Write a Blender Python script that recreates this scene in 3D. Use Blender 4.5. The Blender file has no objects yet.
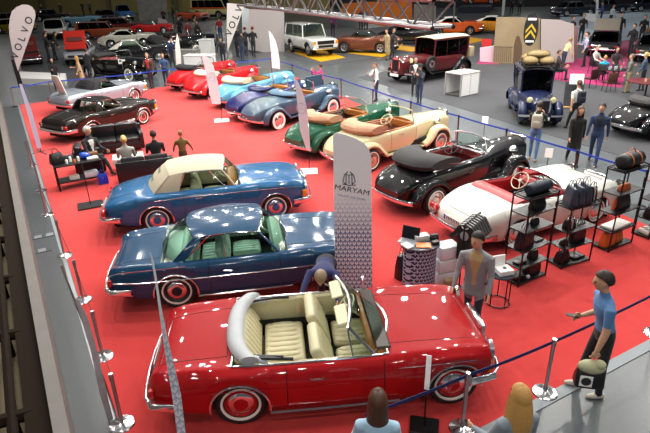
import bpy, bmesh, math, random
import numpy as np
from mathutils import Vector, Matrix, Euler
random.seed(7)
S = bpy.context.scene
COL = S.collection
PI = math.pi
# ---------------------------------------------------------------- camera
F_PX, PITCH, ROLL, CAM_H = 525.07, 0.420916, -0.02638, 5.1907
_fw = np.array([0, math.cos(PITCH), -math.sin(PITCH)])
_u0 = np.array([0, math.sin(PITCH), math.cos(PITCH)])
_r0 = np.array([1.0, 0, 0])
_r = _r0*math.cos(ROLL) + _u0*math.sin(ROLL)
_u = -_r0*math.sin(ROLL) + _u0*math.cos(ROLL)
def ray(px, py):
    return _fw + _r*(px-325)/F_PX - _u*(py-216.5)/F_PX
def G(px, py, z=0.0):
    """the place in the hall, at height z, that the survey pixel (px, py) looks at"""
    d = ray(px, py); t = (z-CAM_H)/d[2]
    return Vector((d[0]*t, d[1]*t, z))
def at_depth(px, py, Y):
    d = ray(px, py); t = Y/d[1]
    return Vector((d[0]*t, Y, CAM_H+d[2]*t))
def vplane(base, pts):
    """points of the upright plane through ground point base, square to the line of sight"""
    n = Vector((base.x, base.y, 0)).normalized(); out = []
    k = base.x*n.x + base.y*n.y
    for (a, b) in pts:
        d = ray(a, b); t = k/(d[0]*n.x+d[1]*n.y)
        out.append(Vector((d[0]*t, d[1]*t, CAM_H+d[2]*t)))
    return out
cam_d = bpy.data.cameras.new('camera'); cam = bpy.data.objects.new('camera', cam_d); COL.objects.link(cam)
cam_d.sensor_width = 36; cam_d.lens = F_PX/650*36; cam_d.clip_end = 500
M3 = Matrix(((_r[0], _u[0], -_fw[0]), (_r[1], _u[1], -_fw[1]), (_r[2], _u[2], -_fw[2])))
cam.matrix_world = Matrix.Translation((0, 0, CAM_H)) @ M3.to_4x4()
S.camera = cam
# ---------------------------------------------------------------- materials
def lin(c):
    return tuple((v/12.92 if v <= .04045 else ((v+.055)/1.055)**2.4) for v in c)
def hexc(h):
    h = h.lstrip('#'); return lin(tuple(int(h[i:i+2], 16)/255 for i in (0, 2, 4)))
MATS = {}
def mat(name, col='#808080', rough=.5, metal=0., coat=0., noise=0., nscale=8., bump=0., emit=0., spec=.5, sheen=0.):
    if name in MATS: return MATS[name]
    m = bpy.data.materials.new(name); m.use_nodes = True; nt = m.node_tree
    b = nt.nodes['Principled BSDF']; c = hexc(col) if isinstance(col, str) else col
    b.inputs['Base Color'].default_value = (*c, 1); b.inputs['Roughness'].default_value = rough
    b.inputs['Metallic'].default_value = metal; b.inputs['Coat Weight'].default_value = coat
    b.inputs['Coat Roughness'].default_value = .04; b.inputs['Specular IOR Level'].default_value = spec
    if sheen: b.inputs['Sheen Weight'].default_value = sheen
    if emit:
        b.inputs['Emission Color'].default_value = (*c, 1); b.inputs['Emission Strength'].default_value = emit
    if noise or bump:
        tc = nt.nodes.new('ShaderNodeTexCoord'); n = nt.nodes.new('ShaderNodeTexNoise')
        n.inputs['Scale'].default_value = nscale; n.inputs['Detail'].default_value = 5
        nt.links.new(tc.outputs['Object'], n.inputs['Vector'])
        if noise:
            mx = nt.nodes.new('ShaderNodeMix'); mx.data_type = 'RGBA'
            mx.inputs[6].default_value = (*[v*(1-noise) for v in c], 1); mx.inputs[7].default_value = (*[min(1, v*(1+noise)) for v in c], 1)
            nt.links.new(n.outputs['Fac'], mx.inputs[0]); nt.links.new(mx.outputs[2], b.inputs['Base Color'])
        if bump:
            bp = nt.nodes.new('ShaderNodeBump'); bp.inputs['Strength'].default_value = bump; bp.inputs['Distance'].default_value = .02
            nt.links.new(n.outputs['Fac'], bp.inputs['Height']); nt.links.new(bp.outputs['Normal'], b.inputs['Normal'])
    MATS[name] = m; return m
def glass(name, tint='#dfeee8', mixf=.12, rough=.02):
    if name in MATS: return MATS[name]
    m = bpy.data.materials.new(name); m.use_nodes = True; nt = m.node_tree; nt.nodes.clear()
    o = nt.nodes.new('ShaderNodeOutputMaterial'); mx = nt.nodes.new('ShaderNodeMixShader')
    t = nt.nodes.new('ShaderNodeBsdfTransparent'); g = nt.nodes.new('ShaderNodeBsdfGlossy')
    t.inputs[0].default_value = (*hexc(tint), 1); g.inputs['Roughness'].default_value = rough
    fr = nt.nodes.new('ShaderNodeLayerWeight'); fr.inputs[0].default_value = mixf
    nt.links.new(fr.outputs['Fresnel'], mx.inputs[0]); nt.links.new(t.outputs[0], mx.inputs[1]); nt.links.new(g.outputs[0], mx.inputs[2])
    nt.links.new(mx.outputs[0], o.inputs[0]); MATS[name] = m; return m
CHROME = mat('chrome', '#ececee', .16, 1.)
STEEL = mat('brushed_steel', '#b9babd', .28, 1.)
RUBBER = mat('tyre_rubber', '#151515', .7)
BLACK = mat('black_trim', '#0c0c0d', .45)
UNDER = mat('underbody', '#070707', .9)
WHITEWALL = mat('whitewall', '#e9e4da', .5)
GLASS = glass('clear_glass'); GREENGLASS = glass('green_tinted_glass', '#d2ece3', .2); DARKGLASS = glass('dark_glass', '#3a4448', .2)
LENS_W = mat('headlamp_glass', '#dfe3e4', .06, .6, 1.); LENS_R = mat('tail_lamp_red', '#b01010', .15, 0, 1.); LENS_O = mat('indicator_amber', '#e08a18', .15, 0, 1.)
BLACKMETAL = mat('black_metal', '#0f0f11', .4, .3); WHITE = mat('white_paint', '#e8e8e6', .5); PAPER = mat('white_paper', '#efefec', .8)
LEATHER_B = mat('black_leather', '#17171a', .38, bump=.1, nscale=40)
WOOD = mat('varnished_wood', '#a8672c', .3, 0, .6, noise=.35, nscale=14)
# ---------------------------------------------------------------- mesh building
def pchip(tab, x):
    xs = np.array([a for a, _ in tab], float); ys = np.array([b for _, b in tab], float); x = np.clip(np.asarray(x, float), xs[0], xs[-1])
    h = np.diff(xs); d = np.diff(ys)/h; m = np.zeros(len(xs))
    m[0] = d[0]; m[-1] = d[-1]
    for i in range(1, len(xs)-1):
        if d[i-1]*d[i] > 0:
            w1 = 2*h[i]+h[i-1]; w2 = h[i]+2*h[i-1]; m[i] = (w1+w2)/(w1/d[i-1]+w2/d[i])
    i = np.clip(np.searchsorted(xs, x, 'right')-1, 0, len(h)-1); t = (x-xs[i])/h[i]
    return ys[i]*(1+2*t)*(1-t)**2 + h[i]*m[i]*t*(1-t)**2 + ys[i+1]*t*t*(3-2*t) + h[i]*m[i+1]*t*t*(t-1)
class MB:
    def __init__(s): s.v = []; s.f = []; s.m = []
    def add(s, vs, fs, mi=0, T=None):
        o = len(s.v)
        s.v += [tuple(T @ Vector(p)) if T is not None else tuple(p) for p in vs]
        for f in fs: s.f.append(tuple(i+o for i in f)); s.m.append(mi)
        return s
    def grid(s, rows, mi=0, closed=False, T=None, cap=False):
        n = len(rows[0]); vs = [p for r in rows for p in r]; fs = []
        for i in range(len(rows)-1):
            for j in range(n if closed else n-1):
                k = (j+1) % n
                fs.append((i*n+j, i*n+k, (i+1)*n+k, (i+1)*n+j))
        if cap:
            fs.append(tuple(reversed(range(n)))); fs.append(tuple((len(rows)-1)*n+j for j in range(n)))
        return s.add(vs, fs, mi, T)
    def box(s, c, d, mi=0, T=None, bev=0., rot=None, seg=1):
        if bev <= 0:
            vs = [(sx*d[0]/2, sy*d[1]/2, sz*d[2]/2) for sx in (-1, 1) for sy in (-1, 1) for sz in (-1, 1)]
            fs = [(0, 1, 3, 2), (4, 6, 7, 5), (0, 4, 5, 1), (2, 3, 7, 6), (0, 2, 6, 4), (1, 5, 7, 3)]
        else:
            bm = bmesh.new(); bmesh.ops.create_cube(bm, size=1)
            for v in bm.verts: v.co = Vector((v.co.x*d[0], v.co.y*d[1], v.co.z*d[2]))
            bmesh.ops.bevel(bm, geom=bm.edges[:], offset=min(bev, min(d)*.49), segments=seg, affect='EDGES', profile=.5)
            bm.verts.index_update(); vs = [tuple(v.co) for v in bm.verts]; fs = [tuple(v.index for v in f.verts) for f in bm.faces]; bm.free()
        L = Matrix.Translation(c)
        if rot is not None: L = L @ Euler(rot).to_matrix().to_4x4()
        if T is not None: L = T @ L
        return s.add(vs, fs, mi, L)
    def tube(s, path, r, n=8, mi=0, T=None, cap=True, closed=False, flat=1.0):
        P = [Vector(p) for p in path]; rows = []; N = len(P)
        up = None
        for i, p in enumerate(P):
            if closed: t = P[(i+1) % N]-P[i-1]
            else: t = P[min(i+1, N-1)]-P[max(i-1, 0)]
            if t.length < 1e-9: t = Vector((0, 0, 1))
            t.normalize()
            if up is None: up = Vector((0, 0, 1)) if abs(t.z) < .9 else Vector((1, 0, 0))
            a = t.cross(up)
            if a.length < 1e-4: a = t.cross(Vector((0, 1, .3)))
            a.normalize(); b = a.cross(t).normalized(); up = b
            rr = r[i] if isinstance(r, (list, tuple)) else r
            rows.append([p + a*rr*math.cos(2*PI*k/n) + b*rr*flat*math.sin(2*PI*k/n) for k in range(n)])
        if closed: rows.append(rows[0])
        return s.grid(rows, mi, True, T, cap and not closed)
    def lathe(s, prof, n=20, mi=0, T=None, axis='z'):
        rows = []
        for r, h in prof:
            row = []
            for k in range(n):
                a = 2*PI*k/n
                if axis == 'z': row.append((r*math.cos(a), r*math.sin(a), h))
                elif axis == 'y': row.append((r*math.cos(a), h, r*math.sin(a)))
                else: row.append((h, r*math.cos(a), r*math.sin(a)))
            rows.append(row)
        return s.grid(rows, mi, True, T)
    def ell(s, c, rad, n=12, m=8, mi=0, T=None, rot=None):
        rows = []
        R = Euler(rot).to_matrix() if rot is not None else None
        for i in range(m+1):
            a = -PI/2+PI*i/m; row = []
            for k in range(n):
                b = 2*PI*k/n; p = Vector((rad[0]*math.cos(a)*math.cos(b), rad[1]*math.cos(a)*math.sin(b), rad[2]*math.sin(a)))
                if R: p = R @ p
                row.append(Vector(c)+p)
            rows.append(row)
        return s.grid(rows, mi, True, T)
    def prism(s, poly, thick, mi=0, T=None):
        """poly: points of a flat outline; thick: vector"""
        n = len(poly); t = Vector(thick); vs = [Vector(p) for p in poly]+[Vector(p)+t for p in poly]
        fs = [tuple(range(n)), tuple(reversed(range(n, 2*n)))] + [(i, n+i, n+(i+1) % n, (i+1) % n) for i in range(n)]
        return s.add(vs, fs, mi, T)
    def build(s, name, mats, parent=None, smooth=35, solid=0., fixn=True):
        me = bpy.data.meshes.new(name); me.from_pydata(s.v, [], s.f)
        for m in (mats if isinstance(mats, (list, tuple)) else [mats]): me.materials.append(m)
        me.polygons.foreach_set('material_index', s.m)
        if fixn or solid:
            bm = bmesh.new(); bm.from_mesh(me)
            bmesh.ops.remove_doubles(bm, verts=bm.verts[:], dist=1e-5)
            if fixn: bmesh.ops.recalc_face_normals(bm, faces=bm.faces[:])
            bm.to_mesh(me); bm.free()
        if smooth:
            me.polygons.foreach_set('use_smooth', [True]*len(me.polygons)); me.set_sharp_from_angle(angle=math.radians(smooth))
        me.update()
        o = bpy.data.objects.new(name, me); COL.objects.link(o)
        if parent is not None: o.parent = parent
        if solid:
            md = o.modifiers.new('thickness', 'SOLIDIFY'); md.thickness = solid; md.offset = -1
        return o
def thing(name, label, cat, loc=(0, 0, 0), rz=0., group=None):
    o = bpy.data.objects.new(name, None); COL.objects.link(o); o.location = loc; o.rotation_euler = (0, 0, rz); o.empty_display_size = .1
    return tag(o, label, cat, group)
def tag(o, label=None, cat=None, group=None, kind=None):
    if label: o['label'] = label
    if cat: o['category'] = cat
    if group: o['group'] = group
    if kind: o['kind'] = kind
    return o
def kids(o): return [c for c in COL.objects if c.parent == o]
def copy_tree(o, parent=None):
    c = o.copy(); COL.objects.link(c); c.parent = parent
    for ch in list(o.children): copy_tree(ch, c)
    return c
def link_copy(o, parent):
    c = o.copy(); COL.objects.link(c); c.parent = parent; return c
# ---------------------------------------------------------------- cars
WHEELS = {}
def make_wheel(parent, x, y, r, width, style, side, cap_m=None, n=28):
    """tyre with whitewall and hub cap as sub-parts; shared mesh data per style"""
    key = (round(r, 3), round(width, 3), style, side, cap_m.name if cap_m else '')
    if key in WHEELS:
        src = WHEELS[key]
        o = link_copy(src, parent); o.location = (x, y, r)
        for ch in list(src.children): link_copy(ch, o)
        return o
    rr = r*(.66 if style in ('wwwide', 'spoke', 'sport') else .62); w = width/2
    b = MB(); b.lathe([(rr, -w*.7), (r*.86, -w), (r*.97, -w*.8), (r, -w*.4), (r, w*.4), (r*.97, w*.8), (r*.86, w), (rr, w*.7)], n, axis='y')
    b.lathe([(.001, -w*.3), (rr, -w*.3), (rr, w*.3), (.001, w*.3)], n, axis='y')
    o = b.build('wheel', RUBBER, parent); o.location = (x, y, r)
    s = side
    def Y(v): return s*v*w
    if style in ('ww', 'wwwide'):
        r1 = r*(.92 if style == 'wwwide' else .755)
        r0 = rr*.98
        b = MB(); ri = r*(.68 if style == 'wwwide' else .69); b.lathe([(ri-.006, Y(.80)), (ri, Y(1.0)), (r1, Y(1.03)), (r1+.006, Y(.92))], n, axis='y'); b.build('whitewall', WHITEWALL, o)
    b = MB(); b.lathe([(rr, Y(.72)), (rr*.95, Y(.9)), (rr*.86, Y(.82)), (rr*.80, Y(.62))], n, axis='y'); b.build('rim', (cap_m or CHROME) if style not in ('sport', 'spoke') else STEEL, o)
    if style == 'sport':
        b = MB()
        for k in range(5):
            a = 2*PI*k/5; R = Matrix.Rotation(a, 4, 'Y')
            b.box((0, Y(.6), rr*.45), (rr*.28, w*.3, rr*.75), T=R, bev=.01)
        b.lathe([(.001, Y(.85)), (rr*.25, Y(.8)), (rr*.3, Y(.5))], 14, axis='y')
        b.build('hubcap', STEEL, o)
    elif style == 'spoke':
        b = MB()
        for k in range(18):
            a = 2*PI*k/18
            b.tube([(rr*.2*math.cos(a), Y(.7), rr*.2*math.sin(a)), (rr*.84*math.cos(a+.2), Y(.5), rr*.84*math.sin(a+.2))], .006, 4)
        b.lathe([(.001, Y(1.0)), (rr*.16, Y(.95)), (rr*.24, Y(.6))], 14, axis='y')
        b.build('hubcap', cap_m or CHROME, o)
    else:
        b = MB(); b.lathe([(rr*.82, Y(.62)), (rr*.72, Y(.80)), (rr*.55, Y(.88)), (rr*.42, Y(.92))], n, axis='y'); b.build('hubcap', CHROME, o)
        b = MB(); b.lathe([(rr*.44, Y(.92)), (rr*.40, Y(1.08)), (rr*.22, Y(1.14)), (.001, Y(1.16))], n, axis='y'); b.build('hub_centre', cap_m or CHROME, o)
    WHEELS[key] = o
    return o
HS = [(.90, 0), (.955, .06), (.975, .18), (.99, .36), (1.0, .55), (1.0, .70), (.99, .82), (.965, .92), (.93, .975), (.89, 1.0)]
TOPY = [.84, .74, .62, .48, .32, .16, 0]
class Car:
    """x forward, y left, origin on the ground midway between the axles"""
    def __init__(s, P): s.P = P; s.L, s.W = P['L'], P['W']; s.x0 = -P['wb']/2-P['ro']; s.xr, s.xf = -P['wb']/2, P['wb']/2
    def f(s, x): return (np.asarray(x)-s.x0)/s.L
    def w(s, x): return s.W/2*pchip(s.P['w'], s.f(x))
    def zs(s, x): return pchip(s.P['zs'], s.f(x))
    def zt(s, x): return pchip(s.P['zt'], s.f(x))
    def x_of(s, f): return s.x0+f*s.L
    def surf(s, x, yf):
        """point of the upper surface"""
        w, zs, zt = float(s.w(x)), float(s.zs(x)), float(s.zt(x)); q = min(abs(yf)/.89, 1)
        z = zt+(zs-zt)*q**s.P.get('crown', 2.0)
        rd = s.P.get('ridge')
        if rd: z += rd*math.exp(-((abs(yf)-.84)/.09)**2)*float(pchip(s.P.get('rtab', [(0, 1), (1, 1)]), s.f(x)))
        return Vector((x, yf*w, z))
    def body(s, parent, paint, n=44):
        P = s.P; R = P['arch']; hub = P['wr']
        xs = list(np.linspace(s.x0, s.x0+s.L, n)) + [s.x0+s.L*t for t in (.004, .012, .025, .975, .988, .996)]
        for xa in (s.xr, s.xf): xs += [xa+R*math.cos(a) for a in np.linspace(0, PI, 13)]
        op = P.get('open')
        if op: a, b = s.x_of(op[0]), s.x_of(op[1]); xs = [x for x in xs if abs(x-a) > .02 and abs(x-b) > .02]+[a, b]
        xs = sorted(xs); xs = [x for i, x in enumerate(xs) if i == 0 or x-xs[i-1] > 1e-3]
        rows = []
        for x in xs:
            w, zs = float(s.w(x)), float(s.zs(x)); z0 = float(pchip(P['sill'], s.f(x))); ar = 0
            for xa in (s.xr, s.xf):
                d = R*R-(x-xa)**2
                if d > 1e-6:
                    za = hub+math.sqrt(d)
                    if za > z0: ar = min(1, (za-z0)/.1); z0 = za
            z0 = min(z0, zs-.06)
            half = []
            for yf, zf in HS:
                q = zf; yy = yf
                if ar: yy = max(yf, .985*ar) if zf < .8 else yf
                half.append(Vector((x, yy*w, z0+(zs-z0)*q)))
            for yf in TOPY: half.append(s.surf(x, yf))
            if P.get('ridge'):
                half[len(HS)-1].z = s.surf(x, .89).z
            rows.append(half+[Vector((p.x, -p.y, p.z)) for p in reversed(half[:-1])])
        nn = len(rows[0]); h = len(HS)
        vs = [p for r in rows for p in r]; fs = []
        inner = range(h, nn-h-1)
        for i in range(len(rows)-1):
            for j in range(nn-1):
                if op and a-1e-6 <= xs[i] and xs[i+1] <= b+1e-6 and j in inner: continue
                fs.append((i*nn+j, i*nn+j+1, (i+1)*nn+j+1, (i+1)*nn+j))
        fs.append(tuple(range(nn))); fs.append(tuple((len(rows)-1)*nn+j for j in range(nn)))
        m = MB(); m.add(vs, fs)
        o = m.build('body', paint, parent, 40)
        # inner wheel housings and floor pan
        u = MB(); zu = float(pchip(P['sill'], .5))
        fx = op or (.3, .6)
        for f0, f1 in ((.04, fx[0]), (fx[1], .96)): u.box((s.x0+s.L*(f0+f1)/2, 0, (zu+.52)/2+.02), (s.L*(f1-f0), s.W*.60, .50-zu+.1))
        for sg in (1, -1): u.box((s.x0+s.L*.5, sg*s.W*.31, .40), (s.L*.9, .012, .44))
        u.box(((s.xr+s.xf)/2, 0, zu+.09), (P['wb']-2*R-.02, s.W*.90, .14))
        u.build('underbody', UNDER, parent)
        s.rows, s.xs = rows, xs
        return o
    def interior(s, parent, m_in, zf=.34, carpet=None):
        a, b = s.x_of(s.P['open'][0]), s.x_of(s.P['open'][1])
        X = [x for x in s.xs if a-1e-6 <= x <= b+1e-6]; t = MB()
        L = [s.surf(x, .84) for x in X]; Rr = [s.surf(x, -.84) for x in X]
        for E, sg in ((L, 1), (Rr, -1)):
            t.grid([E, [p+Vector((0, -.04*sg, -.05)) for p in E], [Vector((p.x, p.y-.05*sg, zf)) for p in E]])
        for x in (a, b):
            row = [s.surf(x, y) for y in np.linspace(-.84, .84, 9)]
            t.grid([row, [Vector((p.x+(.03 if x == a else -.03), p.y, zf)) for p in row]])
        fl = MB(); fl.grid([[Vector((p.x, p.y, zf)) for p in L], [Vector((p.x, p.y, zf)) for p in Rr]])
        fl.build('cabin_floor', carpet or m_in, parent)
        return t.build('interior_trim', m_in, parent, solid=0)
    def line(s, parent, name, yfun, f0, f1, zoff, r, m, n=26, both=True, flat=1.0):
        for sg in (1, -1):
            t = MB(); t.tube([Vector((x, sg*(s.w(x)*yfun+.003), zoff(x))) for x in np.linspace(s.x_of(f0), s.x_of(f1), n)], r, 6); t.build(name, m, parent)
    def sidez(s, x, q):
        z0 = float(pchip(s.P['sill'], s.f(x))); return z0+(float(s.zs(x))-z0)*q
    def rim(s, parent, m, r=.014, name='waist_trim', front=True):
        a, b = s.x_of(s.P['open'][0]), s.x_of(s.P['open'][1]); X = np.linspace(a, b, 20)
        path = [s.surf(x, .845) for x in X]+([s.surf(b, y) for y in (.6, .3, 0, -.3, -.6)] if front else [])
        if not front:
            t = MB(); t.tube([p+Vector((0, 0, .006)) for p in path], r, 6); t.tube([Vector((p.x, -p.y, p.z+.006)) for p in path], r, 6); return t.build(name, m, parent)
        path += [s.surf(x, -.845) for x in reversed(X)]+[s.surf(a, y) for y in (-.6, -.3, 0, .3, .6)]
        t = MB(); t.tube([p+Vector((0, 0, .006)) for p in path], r, 6, closed=True); return t.build(name, m, parent)
def arch_trim(c, parent, m, r=.016):
    R = c.P['arch']; hub = c.P['wr']
    for xa in (c.xr, c.xf):
        for sg in (1, -1):
            pts = []
            for a in np.linspace(-.1, PI+.1, 18):
                x = xa+R*math.cos(a); z = max(hub+R*math.sin(a), float(pchip(c.P['sill'], c.f(x))))
                pts.append((x, sg*(c.w(x)*.99+.004), z))
            t = MB(); t.tube(pts, r, 6); t.build('wheel_arch_trim', m, parent)
def bumper(c, parent, front, z=.47, h=.13, m=CHROME, wf=1.0, depth=.10, wrap=.42):
    W = c.W/2*wf; xe = c.x0+c.L if front else c.x0; sg = 1 if front else -1; rows = []
    for t in np.linspace(-1, 1, 21):
        y = t*W; k = abs(t)
        x = xe+sg*(depth-.10*k**2.2)
        if k > .86: x -= sg*wrap*((k-.86)/.14)**1.3; y = math.copysign(W*(.86+.14*math.sin((k-.86)/.14*PI/2)), t)*1.02
        rows.append([Vector((x+sg*.035*math.cos(a), y+math.copysign(.02*math.cos(a), t)*(k > .86), z+h/2*math.sin(a))) for a in np.linspace(-PI/2, PI/2, 7)])
    b = MB(); b.grid(rows)
    o = b.build('front_bumper' if front else 'rear_bumper', m, parent, solid=.02)
    return o
def lampT(parent, name, loc, r, m, sg=1, rot=None, rz=1.0, ring=True, depth=.05):
    T = Matrix.Translation(loc)
    if rot: T = T @ Euler(rot).to_matrix().to_4x4()
    T = T @ Matrix.Diagonal((1, 1, rz, 1))
    b = MB(); b.lathe([(r, -.03*sg), (r, 0), (r*.8, depth*.55*sg), (r*.4, depth*.9*sg), (.001, depth*sg)], 16, axis='x', T=T)
    o = b.build(name, m, parent)
    if ring:
        t = MB(); t.lathe([(r*.98, -.05*sg), (r*1.13, -.04*sg), (r*1.13, .012*sg), (r*.99, .02*sg)], 16, axis='x', T=T); t.build('lamp_ring', CHROME, o)
    return o
def seat(parent, x, y, w, m, z=.36, depth=.52, bh=.56, lean=.3, pleat=6, name='seat', thick=.13, piping=None):
    """cushion and pleated backrest; front of the car is +x"""
    b = MB(); n = pleat; pw = w/n
    b.box((x, y, z+.05), (depth, w, .12), bev=.05, seg=2)
    for k in range(n):
        yy = y-w/2+pw*(k+.5)
        b.ell((x-.02, yy, z+.105), (depth*.46, pw*.52, .035), 8, 6)
    R = (0, -lean, 0); bx = x-depth/2-.02
    T = Matrix.Translation((bx, y, z+.06)) @ Euler(R).to_matrix().to_4x4()
    b.box((-thick/2, 0, bh/2), (thick, w, bh), T=T, bev=.055, seg=3)
    for k in range(n):
        b.ell((-.008, -w/2+pw*(k+.5), bh*.5), (.032, pw*.52, bh*.43), 8, 6, T=T)
    return b.build(name, m, parent, 50)
def steering(parent, x, y, z, m, r=.20, tilt=-.9):
    T = Matrix.Translation((x, y, z)) @ Euler((0, tilt, 0)).to_matrix().to_4x4(); b = MB()
    b.tube([(r*math.cos(a), r*math.sin(a), 0) for a in np.linspace(0, 2*PI, 24, endpoint=False)], .013, 6, closed=True, T=T)
    for a in (0, 2*PI/3, 4*PI/3): b.tube([(0, 0, -.02), (r*math.cos(a+PI/2), r*math.sin(a+PI/2), 0)], .009, 5, T=T)
    b.lathe([(.001, .01), (.04, 0), (.045, -.03), (.02, -.05)], 12, T=T); b.tube([(0, 0, -.03), (0, 0, -.35)], .02, 6, T=T)
    return b.build('steering_wheel', m, parent)
def windscreen(parent, c, xb, rake, zr, wt, kb=.16, kt=.10, frame_m=CHROME, glass_m=GLASS, yb=.80, r=.016, split=False):
    """raked windscreen of an open car; xb = base centre x"""
    wb_ = float(c.w(xb))*yb
    def base(y): x = xb-kb*(y/wb_)**2; return Vector((x, y, c.surf(x, y/float(c.w(x))).z-.01))
    def top(y): q = y/wt; return Vector((xb-rake-kt*q*q, y, zr-.03*q*q))
    B = [base(y) for y in np.linspace(-wb_, wb_, 15)]; T = [top(y) for y in np.linspace(-wt, wt, 15)]
    g = MB(); g.grid([[B[j].lerp(T[j], k/4) for j in range(15)] for k in range(5)])
    o = g.build('windscreen', glass_m, parent)
    t = MB(); t.tube(B+list(reversed(T)), r, 6, closed=True)
    if split: t.tube([B[7], T[7]], r*.8, 6)
    t.build('windscreen_frame', frame_m, o)
    return B, T
def greenhouse(parent, c, G_, paint, glass_m=GLASS, trim=CHROME, soft=False):
    """closed cabin. G_: xwb, xwt (windscreen base/top), xrt, xrb (rear window top/base) as fractions of length, zr, wt, wbf, pillars: list of side post fractions, xc: where the side glass ends"""
    xwb, xwt, xrt, xrb = [c.x_of(G_[k]) for k in ('xwb', 'xwt', 'xrt', 'xrb')]; zr, wt = G_['zr'], G_['wt']; yb = G_.get('yb', .80)
    kf, kr = G_.get('kf', .16), G_.get('kr', .14); crown = G_.get('crown', .07); ktf = kf*.6; ktr = kr*.6; drop = G_.get('drop', .04)
    def pt_belt(x, yf): 
        p = c.surf(x, yf); p.z -= .012; return p
    def base(y, xb, k, sg):
        wb_ = float(c.w(xb))*yb; x = xb+sg*k*(y/wb_)**2; return pt_belt(x, y/float(c.w(x)))
    n = 15
    wbF = float(c.w(xwb))*yb; wbR = float(c.w(xrb))*yb
    def roof_pt(x, q):  # q in -1..1
        t = (x-xrt)/(xwt-xrt); xx = x
        z = zr-crown*.9*(2*t-1)**2*.45-crown*abs(q)**2.6-drop*max(0, .5-t)*1.2
        xx += (-ktf*t*q*q + ktr*(1-t)*q*q)
        ww = wt*(1-.05*(2*t-1)**2)
        return Vector((xx, q*ww, z))
    X = np.linspace(xrt, xwt, 13); Q = np.linspace(-1, 1, 17)
    r = MB(); rows = [[roof_pt(x, q) for q in Q] for x in X]
    under = [[p-Vector((0, 0, .035)) for p in row] for row in rows]
    r.grid(rows); r.grid(under)
    edge = rows[0]+[rw[-1] for rw in rows[1:-1]]+list(reversed(rows[-1]))+[rw[0] for rw in reversed(rows[1:-1])]
    r.grid([edge+[edge[0]], [p-Vector((0, 0, .035)) for p in edge+[edge[0]]]])
    BF = [base(y, xwb, kf, -1) for y in np.linspace(-wbF, wbF, n)]; TF = [roof_pt(xwt, q)-Vector((0, 0, .015)) for q in np.linspace(-1, 1, n)]
    BR = [base(y, xrb, kr, 1) for y in np.linspace(-wbR, wbR, n)]; TR = [roof_pt(xrt, q)-Vector((0, 0, .015)) for q in np.linspace(-1, 1, n)]
    pr = G_.get('pr', .028)
    for e in (0, -1):
        r.tube([BF[e], BF[e].lerp(TF[e], .5)+Vector((0, 0, .01)), TF[e]], pr, 8)
    # rear quarters: panel from the rear window edge to where the side glass ends
    xcb, xct = c.x_of(G_['xcb']), c.x_of(G_['xct'])
    for sg, e in ((-1, 0), (1, -1)):
        tb = (xct-xrt)/(xwt-xrt)
        tops = [roof_pt(x, sg) for x in np.linspace(xrt, xct, 6)]; xb0 = BR[e].x
        bots = [pt_belt(x, sg*yb) for x in np.linspace(xb0, xcb, 6)]
        bots[0] = BR[e].copy()
        mids = [a.lerp(b, .5)+Vector((0, sg*.03, .02)) for a, b in zip(bots, tops)]
        r.grid([bots, mids, tops]); r.grid([[p-Vector((0, sg*.04, 0)) for p in row] for row in (bots, mids, tops)])
        r.tube([bots[0], mids[0], tops[0]], pr*.8, 6); r.tube([bots[-1], mids[-1], tops[-1]], pr*.7, 6)
    ro = r.build('soft_top' if soft else 'roof', paint, parent, 45)
    if G_.get('top_m'): r2 = MB(); r2.grid([[p+Vector((.04*(1 if i > 6 else -1), p.y*.03, .022)) for p in row] for i, row in enumerate(rows)]); r2.build('roof_covering', G_['top_m'], ro, 60, solid=.03)
    g = MB(); g.grid([[BF[j].lerp(TF[j], k/4)+Vector((.02*math.sin(PI*k/4), 0, .015*math.sin(PI*k/4))) for j in range(n)] for k in range(5)]); o = g.build('windscreen', glass_m, parent)
    t = MB(); t.tube(BF+list(reversed(TF)), .014, 6, closed=True); t.build('windscreen_frame', trim, o)
    g = MB()
    if soft:
        sl = slice(4, 11); BB = [b.lerp(t_, .25) for b, t_ in zip(BR, TR)][sl]; TT = [b.lerp(t_, .8) for b, t_ in zip(BR, TR)][sl]
        g.grid([[BB[j].lerp(TT[j], k/3)+Vector((-.03, 0, .012)) for j in range(len(BB))] for k in range(4)])
        o = g.build('rear_window', glass_m, parent)
        cl = MB(); cl.grid([[BR[j].lerp(TR[j], k/4)+Vector((-.03*math.sin(PI*k/4), 0, .02*math.sin(PI*k/4))) for j in range(n)] for k in range(5)]); cl.build('rear_canvas', paint, ro)
    else:
        g.grid([[BR[j].lerp(TR[j], k/4)+Vector((-.03*math.sin(PI*k/4), 0, .02*math.sin(PI*k/4))) for j in range(n)] for k in range(5)]); o = g.build('rear_window', glass_m, parent)
        t = MB(); t.tube(BR+list(reversed(TR)), .012, 6, closed=True); t.build('rear_window_frame', trim, o)
    # side glass
    posts = [xcb]+[c.x_of(p) for p in G_.get('pillars', [])]+[None]
    xfb = BF[-1].x; xft = TF[-1].x
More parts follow.
